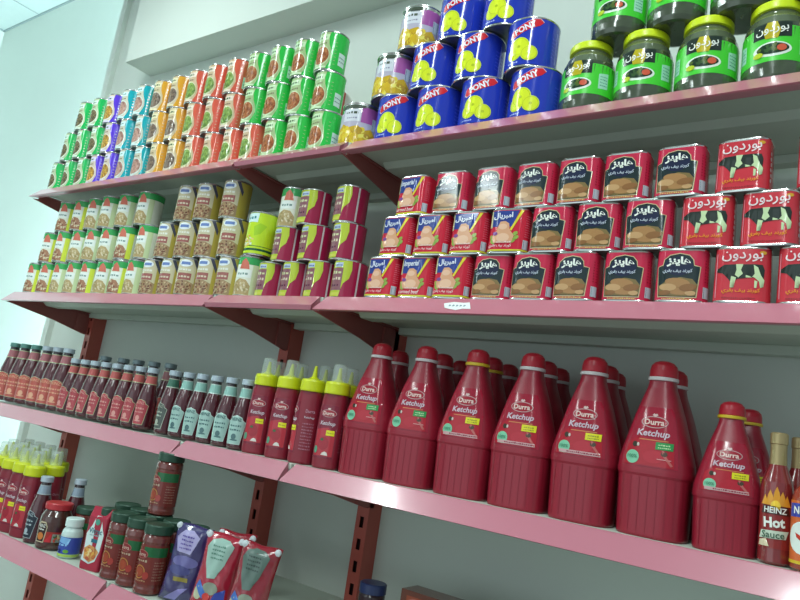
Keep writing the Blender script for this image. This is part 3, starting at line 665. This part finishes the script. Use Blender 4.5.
# ---- bottom shelf goods
def green_lid_jar():
    t = thing('sauce_jar'); r = .031; g = mat('brick_sauce_glass', hx('6e2e28'), .14, coat=1, noise=.3, nscale=45); gl = mat('dark_green_lid', hx('2c4c3c'), .35, metal=.2)
    prof = [(r*.85, 0), (r, .004), (r, .012), (r*.97, .016), (r*.97, .104), (r, .108), (r*.98, .118), (r*.88, .124)]
    m_ = MB(); lathe(m_, prof, 32, g); m_.add([(r*.85*math.sin(2*math.pi*j/32), -r*.85*math.cos(2*math.pi*j/32), 0) for j in range(32)], [list(range(32))[::-1]], g); m_.build('glass_body', t)
    m_ = MB(); lathe(m_, [(r*.88, .1235), (r*.99, .124), (r, .126), (r, .141), (r*.96, .1435), (r*.85, .1435), (r*.8, .1425), (.0001, .1425)], 32, gl); m_.build('lid', t)
    sf = surf(circle_pts(r), [(z, a/r, a/r) for a, z in prof]); m_ = MB()
    wrap(m_, sf, .022, .102, ink('78302a'), 1); wrap(m_, sf, .078, .098, ink('1f6238'), 2, -.006, .05)
    decal(m_, sf, ell(-.010, .082, .016, .009, 18), ink('a8645c'), 4); decal(m_, sf, ell(-.010, .082, .0145, .0075, 18), ink('862a2c'), 5); text(m_, sf, 'Durra', -.010, .082, .022, .008, ink('d8b8a8'), 6)
    scrib(m_, sf, -.024, .006, .066, .006, ink('b8a088'), 4, 3)
    ring(m_, sf, -.008, .046, .014, .014, .0025, ink('b87a40'), 4); decal(m_, sf, ell(-.008, .046, .010, .010, 14), ink('a0442c'), 4); decal(m_, sf, ell(.008, .040, .007, .008, 10), ink('a83c34'), 5)
    scrib(m_, sf, -.022, .010, .027, .004, ink('b08060'), 4, 4)
    for q in range(7): scrib(m_, sf, .022, .044, .030+.006*q, .003, ink('9a6a5c'), 3, q)
    m_.build('label', t)
    return t
J_G = green_lid_jar()
def salsa_jar():
    t = thing('salsa_jar'); g = mat('salsa_glass', hx('4a2620'), .14, coat=1, noise=.5, nscale=70); rl = mat('red_metal_lid', hx('b83038'), .35)
    prof = [(.030, 0), (.036, .003), (.0385, .012), (.0385, .060), (.037, .072), (.031, .082), (.029, .086)]
    m_ = MB(); lathe(m_, prof, 36, g); m_.add([(.030*math.sin(2*math.pi*j/36), -.030*math.cos(2*math.pi*j/36), 0) for j in range(36)], [list(range(36))[::-1]], g); m_.build('glass_body', t)
    m_ = MB(); lathe(m_, [(.029, .0855), (.0325, .086), (.033, .088), (.033, .098), (.031, .100), (.0001, .0995)], 36, rl); m_.build('lid', t)
    sf = surf(circle_pts(.0385), [(z, a/.0385, a/.0385) for a, z in prof]); m_ = MB()
    decal(m_, sf, [(-.018, .016), (.006, .016), (.009, .050), (.003, .060), (-.014, .060), (-.021, .050)], ink('c8bc9c'), 2)
    decal(m_, sf, [(-.016, .018), (.004, .018), (.007, .049), (.002, .057), (-.012, .057), (-.019, .049)], ink('3a2622'), 3); text(m_, sf, 'HEINZ', -.006, .051, .020, .007, WHITE, 5)
    scrib(m_, sf, -.014, .003, .041, .005, WHITE, 5, 1); decal(m_, sf, ell(-.006, .029, .009, .008, 12), ink('c87838'), 4)
    wrap(m_, sf, .018, .040, ink('a83028'), 1, -.004, .045); decal(m_, sf, rect(.024, .044, .018, .036), ink('8a9084'), 3); beans(m_, sf, .033, .027, .008, .006, [ink('4a5a34'), ink('c85040'), ink('c8b888')], 12, 3, .003, 4)
    decal(m_, sf, [(.006, .018), (.022, .018), (.022, .038)], ink('c83038'), 2)
    m_.build('label', t); return t
J_S = salsa_jar()
def white_jar():
    t = thing('plastic_jar'); wp = mat('white_plastic_jar', hx('c8dcd8'), .35)
    prof = [(.018, 0), (.0215, .003), (.0215, .050), (.020, .058), (.0155, .066), (.0145, .070)]
    m_ = MB(); lathe(m_, prof, 32, wp); m_.build('jar_body', t)
    m_ = MB(); lathe(m_, [(.0145, .0675), (.0185, .068), (.0185, .084), (.017, .0855), (.0001, .0855)], 32, mat('white_cap', hx('d2e4e0'), .35)); m_.build('cap', t)
    sf = surf(circle_pts(.0215), [(z, a/.0215, a/.0215) for a, z in prof]); m_ = MB()
    wrap(m_, sf, .006, .046, ink('3c50a8'), 1); wrap(m_, sf, .004, .010, ink('a8c860'), 2); decal(m_, sf, [(-.014, .034), (.010, .030), (.014, .044), (-.010, .046)], ink('7cb0e0'), 3)
    scrib(m_, sf, -.012, .010, .026, .007, ink('8cc0e8'), 3, 3); decal(m_, sf, ell(-.008, .016, .006, .004, 10), ink('203070'), 3); decal(m_, sf, ell(.008, .016, .006, .004, 10), ink('70a840'), 3)
    m_.build('label', t); return t
J_W = white_jar()
def carton():
    t = thing('food_carton'); pts = rrect_pts(.058, .034, .006); cm = ink('a82c40')
    sf = surf(pts, [(0, .95, .95), (.004, 1, 1), (.118, 1, .96), (.140, 1.0, .30)])
    m_ = MB(); body(m_, sf, [(z, cm) for z in (0, .004, .03, .118, .140)], step=1, smooth=False); m_.build('carton_body', t, bevel=.0008)
    m_ = MB(); lathe(m_, [(.017, .124), (.0185, .125), (.0185, .139), (.016, .141), (.0001, .141)], 24, mat('dark_green_lid', hx('2c4c3c'), .35), cx=.010, cy=.004); m_.build('cap', t)
    m_ = MB()
    decal(m_, sf, [(-.026, .020), (-.022, .046), (-.024, .080), (-.012, .100), (-.004, .122), (.010, .122), (.018, .100), (.026, .082), (.024, .046), (.016, .022), (.0, .014)], ink('d3e6e4'), 1)
    decal(m_, sf, ell(.002, .108, .007, .007, 12), ink('4c9a84'), 2); text(m_, sf, 'Vitrac', .001, .088, .040, .012, ink('4a7a88'), 4, bold=.02); scrib(m_, sf, -.014, .014, .076, .004, ink('8aa8b0'), 3, 3)
    decal(m_, sf, rect(-.006, .012, .062, .070), ink('2c6c80'), 3)
    decal(m_, sf, [(-.022, .046), (-.008, .056), (.010, .052), (.022, .044), (.014, .026), (.0, .018), (-.018, .024)], ink('d89a5c'), 2)
    beans(m_, sf, -.002, .036, .016, .012, [ink('e0a850'), ink('c87838'), ink('e8d090'), ink('b85c40')], 18, 4, .005, 3)
    m_.build('label', t); return t
J_C = carton()
def pouch(base, kind, seed):
    """flexible sachet: two bulging faces meeting in flat crimped seals, standing upright with a slight lean"""
    t = thing('spice_pouch'); w_, h_ = .088, .158; nu, nv = 18, 28; r = random.Random(seed)
    cm = mat('foil_'+kind, hx(base), .18, coat=1, bump=.8, bscale=38, noise=.15, nscale=25)
    ph = [r.uniform(0, 6) for _ in range(6)]
    def P(i, j, s_):
        u = i/nu*2-1; v = j/nv
        d = .017*(max(0, 1-abs(u)**2.4))**.7*(max(0, min(1, v/.16, (1-v)/.13)))**.6
        d += .0018*math.sin(u*9+ph[0]+v*5)*math.sin(v*17+ph[1]) if 0 < i < nu and 2 < j < nv-2 else 0
        wd = w_/2*(1-.10*math.sin(math.pi*v)**.8)
        return (u*wd, s_*(abs(d)+.0006), v*h_+.0015*math.sin(u*4+ph[2])*(j == nv))
    m_ = MB(); V = [P(i, j, -1) for j in range(nv+1) for i in range(nu+1)]+[P(i, j, 1) for j in range(nv+1) for i in range(nu+1)]
    k = (nu+1)*(nv+1); Fc = []
    for j in range(nv):
        for i in range(nu):
            a = j*(nu+1)+i; Fc += [(a, a+1, a+nu+2, a+nu+1), (k+a+nu+1, k+a+nu+2, k+a+1, k+a)]
    for i in range(nu): Fc += [(k+i, k+i+1, i+1, i), (nv*(nu+1)+i, nv*(nu+1)+i+1, k+nv*(nu+1)+i+1, k+nv*(nu+1)+i)]
    for j in range(nv): a = j*(nu+1); Fc += [(a, a+nu+1, k+a+nu+1, k+a), (a+nu, k+a+nu, k+a+2*nu+1, a+2*nu+1)]
    m_.add(V, Fc, cm, True); fb_ = m_.build('foil_bag', t)
    class PS:
        L = 1
        def map(s, u, v, off):
            fi = (u/(w_/2)+1)/2*nu; fj = v/h_*nv; i0 = max(0, min(nu-1, int(fi))); j0 = max(0, min(nv-1, int(fj))); a, c_ = fi-i0, fj-j0
            Q = [P(i0, j0, -1), P(i0+1, j0, -1), P(i0, j0+1, -1), P(i0+1, j0+1, -1)]
            x, y, z = [(Q[0][n]*(1-a)+Q[1][n]*a)*(1-c_)+(Q[2][n]*(1-a)+Q[3][n]*a)*c_ for n in range(3)]
            return (x, y-off-.0004, z)
    sf = PS(); m_ = MB()
    fan = {'purple': 'a8a0cc', 'red': '9cbcb0', 'dark': '5c7068'}[kind]
    def fp(c_, m, la): decal(m_, sf, c_, m, la, step=.005, vstep=.006)
    fp([(-.026, .098), (-.034, .128), (-.024, .144), (-.006, .150), (.014, .148), (.028, .138), (.018, .100), (.004, .072), (-.014, .070)] if kind != 'purple' else [(-.024, .102), (-.032, .130), (-.016, .146), (.004, .148), (.026, .136), (.014, .100)], ink(fan, .2), 1)
    for q in range(4): scrib(m_, sf, -.018, .012, .108+.008*q, .004, ink({'purple': '5c4a9c', 'red': '5c8878', 'dark': '3c4c48'}[kind]), 3, q+seed)
    if kind == 'purple':
        fp(ell(.004, .084, .032, .012, 16), ink('6c68a0', .2), 1); fp(ell(-.004, .066, .028, .010, 16), ink('4a4a80', .2), 2); fp([(-.012, .044), (.024, .046), (.022, .054), (-.014, .052)], ink('8a7c30', .3), 2); fp([(-.03, .004), (.0, .006), (.028, .036), (.006, .030)], ink('8c84c0', .2), 2)
    else:
        fp(ell(-.026, .040, .012, .014, 12), ink('b8b89c', .3), 2); fp(ell(.0, .052, .018, .012, 14), ink('8c9484', .3), 2); fp([(.006, .024), (.036, .034), (.034, .056), (.014, .046)], ink('3c4ca8', .3), 3); fp([(-.036, .05), (-.012, .03), (-.008, .042), (-.03, .064)], ink('3f6cb8', .3), 3); fp(ell(.004, .020, .024, .008, 14), ink('d08c30', .3), 3); fp(ell(-.004, .036, .009, .007, 10), ink('c83830', .3), 4)
    m_.build('label', t)
    for sx in (-1, 1):
        m_ = MB(); lathe(m_, [(.0001, -.005), (.006, -.0035), (.0072, 0), (.006, .0035), (.0001, .005)], 16, mat('white_seal_dot', hx('c8d0d4'), .4)); o = m_.build('seal_tab', fb_); o['label'] = 'white seal dot'; o.rotation_euler = (math.pi/2, 0, 0); o.location = (sx*.036, -.004, h_-.007)
    return t
P_P, P_R, P_D = pouch('3c3468', 'purple', 3), pouch('a82438', 'red', 4), pouch('8e1c2c', 'dark', 5)
def brown_box():
    t = thing('food_box'); bm_ = ink('6c3a2c'); m_ = MB(); m_.box(-.165, .165, -.03, .03, 0, .106, bm_); m_.build('carton_body', t, bevel=.001)
    pts = [(0, -.03), (.05, -.03), (.165, -.03), (.165, .03), (0, .03), (-.165, .03), (-.165, -.03), (-.05, -.03)]
    sf = surf(pts, [(0, 1, 1), (.2, 1, 1)]); m_ = MB()
    decal(m_, sf, rect(-.150, .160, .004, .096), ink('a04a30'), 1, step=None)
    decal(m_, sf, ell(-.125, .080, .024, .013, 22), ink('b87068'), 2, step=None); decal(m_, sf, ell(-.125, .080, .021, .0105, 22), ink('8c2830'), 3, step=None); text(m_, sf, 'Durra', -.125, .080, .032, .010, ink('d8a8a0'), 4)
    decal(m_, sf, ell(-.06, .06, .035, .025, 20), ink('c07850'), 2, step=None); decal(m_, sf, ell(.05, .05, .06, .03, 20), ink('b06840'), 2, step=None)
    m_.build('label', t); return t
B_BR = brown_box()
def blue_jar():
    t = thing('plastic_jar'); g = ink('3a2a30'); m_ = MB(); lathe(m_, [(.024, 0), (.028, .003), (.028, .072), (.025, .078)], 28, g); m_.build('jar_body', t)
    m_ = MB(); lathe(m_, [(.025, .0775), (.029, .078), (.029, .096), (.027, .098), (.0001, .098)], 28, mat('navy_lid', hx('2c3864'), .35)); m_.build('lid', t); return t
B_BL = blue_jar()

# ================================================================== PLACEMENT
USED = set()
rnd = random.Random(7)
def put(proto, x, y, z, rz, label, cat, group=None, scale=None, name=None):
    """the prototype itself takes the first place, then copies of it and of its parts"""
    if proto.name not in USED:
        USED.add(proto.name); o = proto; o.location = (x, y, z); o.rotation_euler = (0, 0, rz)
        if scale: o.scale = scale
    else:
        o = dup(proto, (x, y, z), rz, scale or (1, 1, 1))
    for k in ('label', 'category', 'group'):
        if k in o: del o[k]
    tag(o, label, cat, group); return o
SHX = lambda x: x+max(0, .053*(1.24-x)/1.33)
ORD = ['first', 'second', 'third', 'fourth', 'fifth', 'sixth', 'seventh', 'eighth', 'ninth', 'tenth']
def row(items, xs, y, z, rz, rowname, shelfname, group, cat='can', jit=.10):
    cnt = {}; tot = {}
    for p, d in items: tot[d] = tot.get(d, 0)+1
    for (p, d), x in zip(items, xs):
        x = SHX(x)
        k = cnt.get(d, 0); cnt[d] = k+1; tail = f'in {rowname} row, {shelfname} shelf'
        if tot[d] == 1: lab = f'{d}, the only one {tail}'
        elif k == 0: lab = f'leftmost {d} {tail}'
        elif k == tot[d]-1: lab = f'rightmost {d} {tail}'
        else: lab = f'{ORD[k]} {d} from left {tail}'
        put(p, x, y+rnd.uniform(-.002, .002), z, rz+rnd.uniform(-jit, jit), lab, cat, group)
ZA, ZB, ZC, ZD = 1.9395, 1.5695, 1.2034, 0.8840
DG, PU, TE, YE, OR_, GR = ((G_DG, 'dark green bean can'), (G_P, 'purple bean can'), (G_T, 'teal bean can'), (G_Y, 'yellow bean can'), (G_O, 'orange-red pea can'), (G_G, 'bright green bean can'))
gA = 'coloured cans stacked on the top shelf'
rzc = math.radians(4)
x1 = [-.088+.0879*i for i in range(16)]
row([DG]*3+[PU]*2+[TE]*2+[YE]*2+[OR_]*4+[GR]*3, x1, .085, ZA, rzc, 'bottom', 'top', gA)
x2 = [-.052+.0905*i for i in range(15)]
row([DG]*3+[PU]+[TE]*2+[YE]*2+[OR_]*3+[GR]*4, x2, .085, ZA+CH+.0003, rzc, 'middle', 'top', gA)
x3 = [0.0+.0928*i for i in range(14)]
row([DG]*2+[PU]+[TE]*2+[YE]*2+[OR_]*3+[GR]*4, x3, .085, ZA+2*(CH+.0003), rzc, 'upper', 'top', gA)
# pineapple and fruit cans
FR, PN = (G_FR, 'fruit salad can with purple patch'), (G_PN, 'blue pineapple can with red banner')
gP = 'pineapple and fruit cans on the top shelf'
hp = .1112
r2 = math.radians(20)
row([FR]+[PN]*4, [1.336, 1.452, 1.564, 1.679, 1.795], .095, ZA, r2, 'bottom', 'top', gP, jit=.12)
row([FR]+[PN]*3, [1.422, 1.534, 1.649, 1.776], .095, ZA+hp, r2, 'middle', 'top', gP, jit=.12)
row([FR]+[PN]*2, [1.476, 1.590, 1.706], .095, ZA+2*hp, r2, 'upper', 'top', gP, jit=.12)
JR = (G_JAR, 'dark pickle jar with green label')
row([JR]*5, [1.905, 2.011, 2.120, 2.229, 2.338], .096, ZA, math.radians(2), 'lower', 'top', 'pickle jars on the top shelf', 'jar', .12)
row([JR]*4, [1.955, 2.062, 2.172, 2.282], .098, ZA+.1497, math.radians(8), 'upper', 'top', 'pickle jars on the top shelf', 'jar', .15)

# second shelf
GA, GB_, BRc, CRc = (L_A, 'cream bean can with green top band'), (L_B, 'cream bean can with green top band'), (L_BR, 'brown bean can with blue oval'), (L_CR, 'crimson and yellow bean can')
gB = 'cream and brown bean cans on the second shelf'; gC = 'crimson and yellow bean cans on the second shelf'
rzb = math.radians(22)
bx1 = [-.074, .015, .104, .193, .282, .371, .460, .546, .630, .716, .802, .888, .974]
row([GA, GA, GB_, GB_, GA, GB_, GA, GB_]+[BRc]*5, bx1, .083, ZB, rzb, 'bottom', 'second', gB, jit=.15)
put(L_B, 1.062, .083, ZB, rzb, 'cream green-topped bean can directly below the lime green can, second shelf', 'can', gB)
row([CRc]*4, [1.138, 1.224, 1.308, 1.391], .084, ZB, math.radians(12), 'bottom', 'second', gC)
row([GA, GA, GB_, GB_, GB_, GA, GB_]+[BRc]*4, [-.022, .075, .170, .258, .350, .455, .562, .668, .762, .853, .952], .083, ZB+.1083, rzb, 'middle', 'second', gB, jit=.15)
put(L_YG, 1.072, .083, ZB+.1083, math.radians(18), 'bright lime green can beside the crimson cans on the second shelf', 'can')
row([CRc]*3, [1.172, 1.268, 1.369], .084, ZB+.0903, math.radians(12), 'middle', 'second', gC)
row([GA, GA, GB_, GB_, GB_, GB_]+[BRc]*3, [.035, .132, .222, .312, .405, .515, .722, .812, .925], .086, ZB+.2166, rzb, 'upper', 'second', gB, jit=.15)
put(L_B, 1.158, .098, ZB+.1806, rzb, 'cream green-topped can stacked at the left of the upper crimson cans', 'can', gB)
row([CRc]*2, [1.243, 1.358], .084, ZB+.1806, math.radians(12), 'upper', 'second', gC)
# corned beef tins
KE, CO, IM, IL = (T_K, 'red corned beef tin with black panel'), (T_C, 'red corned beef tin with black cow'), (T_I, 'blue-topped corned beef tin with Arabic name'), (T_J, 'blue-topped corned beef tin with Latin name')
gT = 'corned beef tins on the second shelf'
ty = .062
row([IM, IL, IM]+[KE]*5+[CO]*2, [1.514, 1.600, 1.686, 1.772, 1.856, 1.940, 2.028, 2.116, 2.204, 2.292], ty, ZB, math.radians(2), 'bottom', 'second', gT, 'tin', .06)
row([IM]*4+[KE]*3+[CO]*2, [1.536, 1.624, 1.712, 1.798, 1.884, 1.970, 2.057, 2.149, 2.239], ty, ZB+BH+.0003, math.radians(2), 'middle', 'second', gT, 'tin', .06)
row([IL]+[KE]*6+[CO]*2, [1.563, 1.657, 1.752, 1.841, 1.927, 2.012, 2.103, 2.198, 2.312], ty, ZB+2*BH+.0006, math.radians(-1), 'upper', 'second', gT, 'tin', .06)

# third shelf: glass ketchup bottles
gK = 'small glass ketchup bottles on the third shelf'; gKB = 'tall glass ketchup bottles on the third shelf'
for i, x in enumerate([-.040, .032, .104, .178, .243, .306]):
    put(K_BIG if i < 3 else K_BIG2, x, .072, ZC, math.radians(24)+rnd.uniform(-.12, .12), f'{["leftmost", "second", "third", "fourth", "fifth", "sixth"][i]} tall ketchup bottle with red label{"" if i == 0 else " from left"}, third shelf front row', 'bottle', gKB)
RX = [.364, .420, .474, .531, .588, .646, .703, .759]
for i, x in enumerate(RX):
    put(K_RED, x, .070, ZC, math.radians(8)+rnd.uniform(-.25, .2), f'short ketchup bottle with red label, {"leftmost" if i == 0 else "rightmost" if i == 7 else ORD[i]+" from left"} of the eight, third shelf', 'bottle', gK)
TBX = [.395, .492, .570, .648, .726]
for i, x in enumerate(TBX):
    put(K_TALLB, x, .145, ZC, math.radians(rnd.uniform(0, 40)), f'tall dull-capped ketchup bottle behind the short red-labelled row, {"leftmost" if i == 0 else "rightmost" if i == 4 else ORD[i]+" from left"} of five', 'bottle', gKB)
put(K_GRN, .856, .070, ZC, math.radians(-5), 'ketchup bottle with dark label and green neck band, left of the teal-labelled ones', 'bottle', gK)
for i, x in enumerate([.915, .970, 1.026, 1.083, 1.140]):
    put(K_TEAL, x, .070, ZC, math.radians([10, 16, 18, 20, 20][i]), f'ketchup bottle with pale teal label, {"leftmost" if i == 0 else "rightmost" if i == 4 else ORD[i]+" from left"} of five', 'bottle', gK)
put(K_BACK, .800, .120, ZC, .2, 'ketchup bottle standing behind, between the red- and teal-labelled bottles', 'bottle', gK)
gQ = 'yellow-capped squeeze bottles on the third shelf'
SX = [1.200, 1.275, 1.348, 1.420]; SL = ['leftmost of the four yellow-capped ketchup squeeze bottles on the third shelf', 'second yellow-capped squeeze bottle from the left, third shelf front', 'yellow-nozzled squeeze bottle without clear cap, label turned sideways, third shelf', 'yellow-capped squeeze bottle beside the first big red ketchup bottle, third shelf']
for i, x in enumerate(SX): put([Q_A, Q_A, Q_B, Q_A][i], x, .070, ZC, math.radians([22, 20, 22, 16][i]), SL[i], 'squeeze bottle', gQ)
for i, x in enumerate([1.165, 1.245, 1.322, 1.400]): put(Q_A, x, .135, ZC, math.radians(20), f'yellow-capped squeeze bottle in the second row behind the front four, {["leftmost", "second from left", "third from left", "rightmost"][i]}', 'squeeze bottle', gQ)
# big ketchup bottles
gD = 'big red ketchup bottles on the third shelf'
DX = [1.509, 1.624, 1.743, 1.858, 1.974, 2.090]; DK = [D_G, D_G, D_YR, D_Y, D_Y, D_G]
DLs = ['big red ketchup bottle next to the yellow-capped squeeze bottles, green flag', 'big red ketchup bottle, second from left, green flag and white ring', 'big red ketchup bottle with yellow neck ring, third from left, tall', 'big red ketchup bottle, fourth from left, yellow flag and white ring', 'big red ketchup bottle, fifth from left, yellow flag, left of the largest one', 'big red ketchup bottle, sixth from left, green flag and green seal, widest in view']
for i, x in enumerate(DX): put(DK[i], x, .092, ZC, math.radians([5, 7, 5, 3, 2, -2][i]), DLs[i], 'ketchup bottle', gD)
put(D_YR, 2.195, .092, ZC, math.radians(6), 'shorter big ketchup bottle with yellow ring, left of the hot sauce', 'ketchup bottle', gD, scale=(.85, .95, .80))
put(D_YR, 2.205, .190, ZC, math.radians(4), 'shorter ketchup bottle half hidden behind the short yellow-ringed one', 'ketchup bottle', gD, scale=(.85, .95, .80))
BKX = [(1.484, .192, D_G), (1.602, .192, D_G), (1.722, .192, D_YR), (1.841, .192, D_G), (1.962, .192, D_G), (2.083, .192, D_G)]
for i, (x, y, p) in enumerate(BKX): put(p, x, y, ZC, rnd.uniform(-.05, .1), f'big red ketchup bottle in the second row, hidden behind the {ORD[i]} front one from left', 'ketchup bottle', gD)
for i, x in enumerate([1.592, 1.712, 1.829, 1.946]): put(D_G, x, .288, ZC, 0, f'big red ketchup bottle against the wall in the third row, {["leftmost", "second from left", "third from left", "rightmost"][i]}', 'ketchup bottle', gD)
put(H_HOT, 2.263, .068, ZC, math.radians(4), 'slim hot sauce bottle with flame label and gold neck, third shelf', 'bottle')
put(H_HOT, 2.284, .130, ZC, .3, 'slim gold-necked sauce bottle standing just behind the flame-labelled one', 'bottle')
put(H_OR, 2.310, .052, ZC, math.radians(-14), 'sauce bottle with orange label and blue strip at the right edge', 'bottle')

# bottom shelf
gS = 'yellow-capped squeeze bottles on the bottom shelf'
DSX = [(.346, -.066), (.408, -.066), (.470, -.066), (.532, -.066)]
for i, (x, y) in enumerate(DSX): put(Q_A, x, y, ZD, math.radians(14), f'yellow-capped ketchup squeeze bottle, bottom shelf front row, {["leftmost", "second from left", "third from left", "rightmost"][i]} of four', 'squeeze bottle', gS)
for i, (x, y) in enumerate([(.258, -.005), (.322, -.005), (.386, -.005), (.450, -.005), (.514, -.005)]): put(Q_A, x, y, ZD, .2, f'yellow-capped squeeze bottle, bottom shelf second row, {"leftmost" if i == 0 else "rightmost" if i == 4 else ORD[i]+" from left"} of five', 'squeeze bottle', gS)
for i, (x, y) in enumerate([(.230, .056), (.295, .056), (.360, .056), (.425, .056)]): put(Q_A, x, y, ZD, .2, f'yellow-capped squeeze bottle, bottom shelf rear row, {"leftmost" if i == 0 else "rightmost" if i == 3 else ORD[i]+" from left"} of four', 'squeeze bottle', gS)
put(K_BLK, .600, -.066, ZD, math.radians(5), 'dark-labelled sauce bottle with pale cap, left of the red-lidded salsa jar', 'bottle', 'dark-labelled sauce bottles on the bottom shelf')
put(K_BLK, .634, .008, ZD, math.radians(10), 'dark-labelled sauce bottle with pale cap, behind the red-lidded salsa jar', 'bottle', 'dark-labelled sauce bottles on the bottom shelf')
put(J_S, .668, -.056, ZD, math.radians(22), 'squat dark salsa jar with red lid on the bottom shelf', 'jar', scale=(1.0, 1.0, 1.12))
put(J_W, .766, -.064, ZD, math.radians(20), 'small white plastic jar with blue label on the bottom shelf', 'jar', scale=(1.15, 1.15, 1.08))
put(J_C, .888, -.070, ZD, math.radians(14), 'red and white food carton between white jar and green-lidded jars', 'carton')
gJ = 'green-lidded sauce jars on the bottom shelf'
for i, (x, y) in enumerate([(.962, -.064), (1.027, -.064), (1.092, -.064)]): put(J_G, x, y, ZD, math.radians([16, 22, 18][i]), f'tall sauce jar with dark green lid, front row, {["leftmost, beside the carton", "middle one", "rightmost, beside the purple pouch"][i]}', 'jar', gJ)
for i, (x, y) in enumerate([(.858, .010), (.926, .008), (.995, .004), (1.062, .004), (1.128, .006)]): put(J_G, x, y, ZD, .3, f'tall sauce jar with dark green lid, second row, {"leftmost" if i == 0 else "rightmost, behind the purple pouch" if i == 4 else ORD[i]+" from left"} of five', 'jar', gJ)
put(J_G, .722, -.002, ZD, .3, 'shorter green-lidded jar standing behind the small white jar', 'jar', scale=(1.08, 1.08, .76))
put(J_G, .994, .006, ZD+.1436, math.radians(12), 'tall sauce jar stacked on top of the other green-lidded jars', 'jar', gJ)
def lean(o, a, b_=0): o.rotation_euler = (math.radians(a), math.radians(b_), o.rotation_euler.z); return o
gZ = 'spice pouches on the bottom shelf'
lean(put(P_P, 1.178, -.052, ZD, math.radians(22), 'dark purple spice pouch with pale fan print, leftmost pouch', 'pouch', gZ), -4, 3)
lean(put(P_R, 1.270, -.048, ZD, math.radians(26), 'red spice pouch with large pale teal fan, in front of the other red ones', 'pouch', gZ), -5, 4)
lean(put(P_D, 1.362, -.036, ZD, math.radians(24), 'darker red spice pouch at the right end of the pouches', 'pouch', gZ), -4, 5)
lean(put(P_D, 1.262, .002, ZD, math.radians(24), 'dark red spice pouch peeking out behind the red and purple ones', 'pouch', gZ), -3, 1)
put(B_BR, 1.745, .215, ZD, 0, 'brown and red carton box with red oval logo at the bottom edge', 'box')
put(B_BL, 1.505, .190, ZD, 0, 'dark jar with navy lid just right of the pouches, mostly below the frame', 'jar')
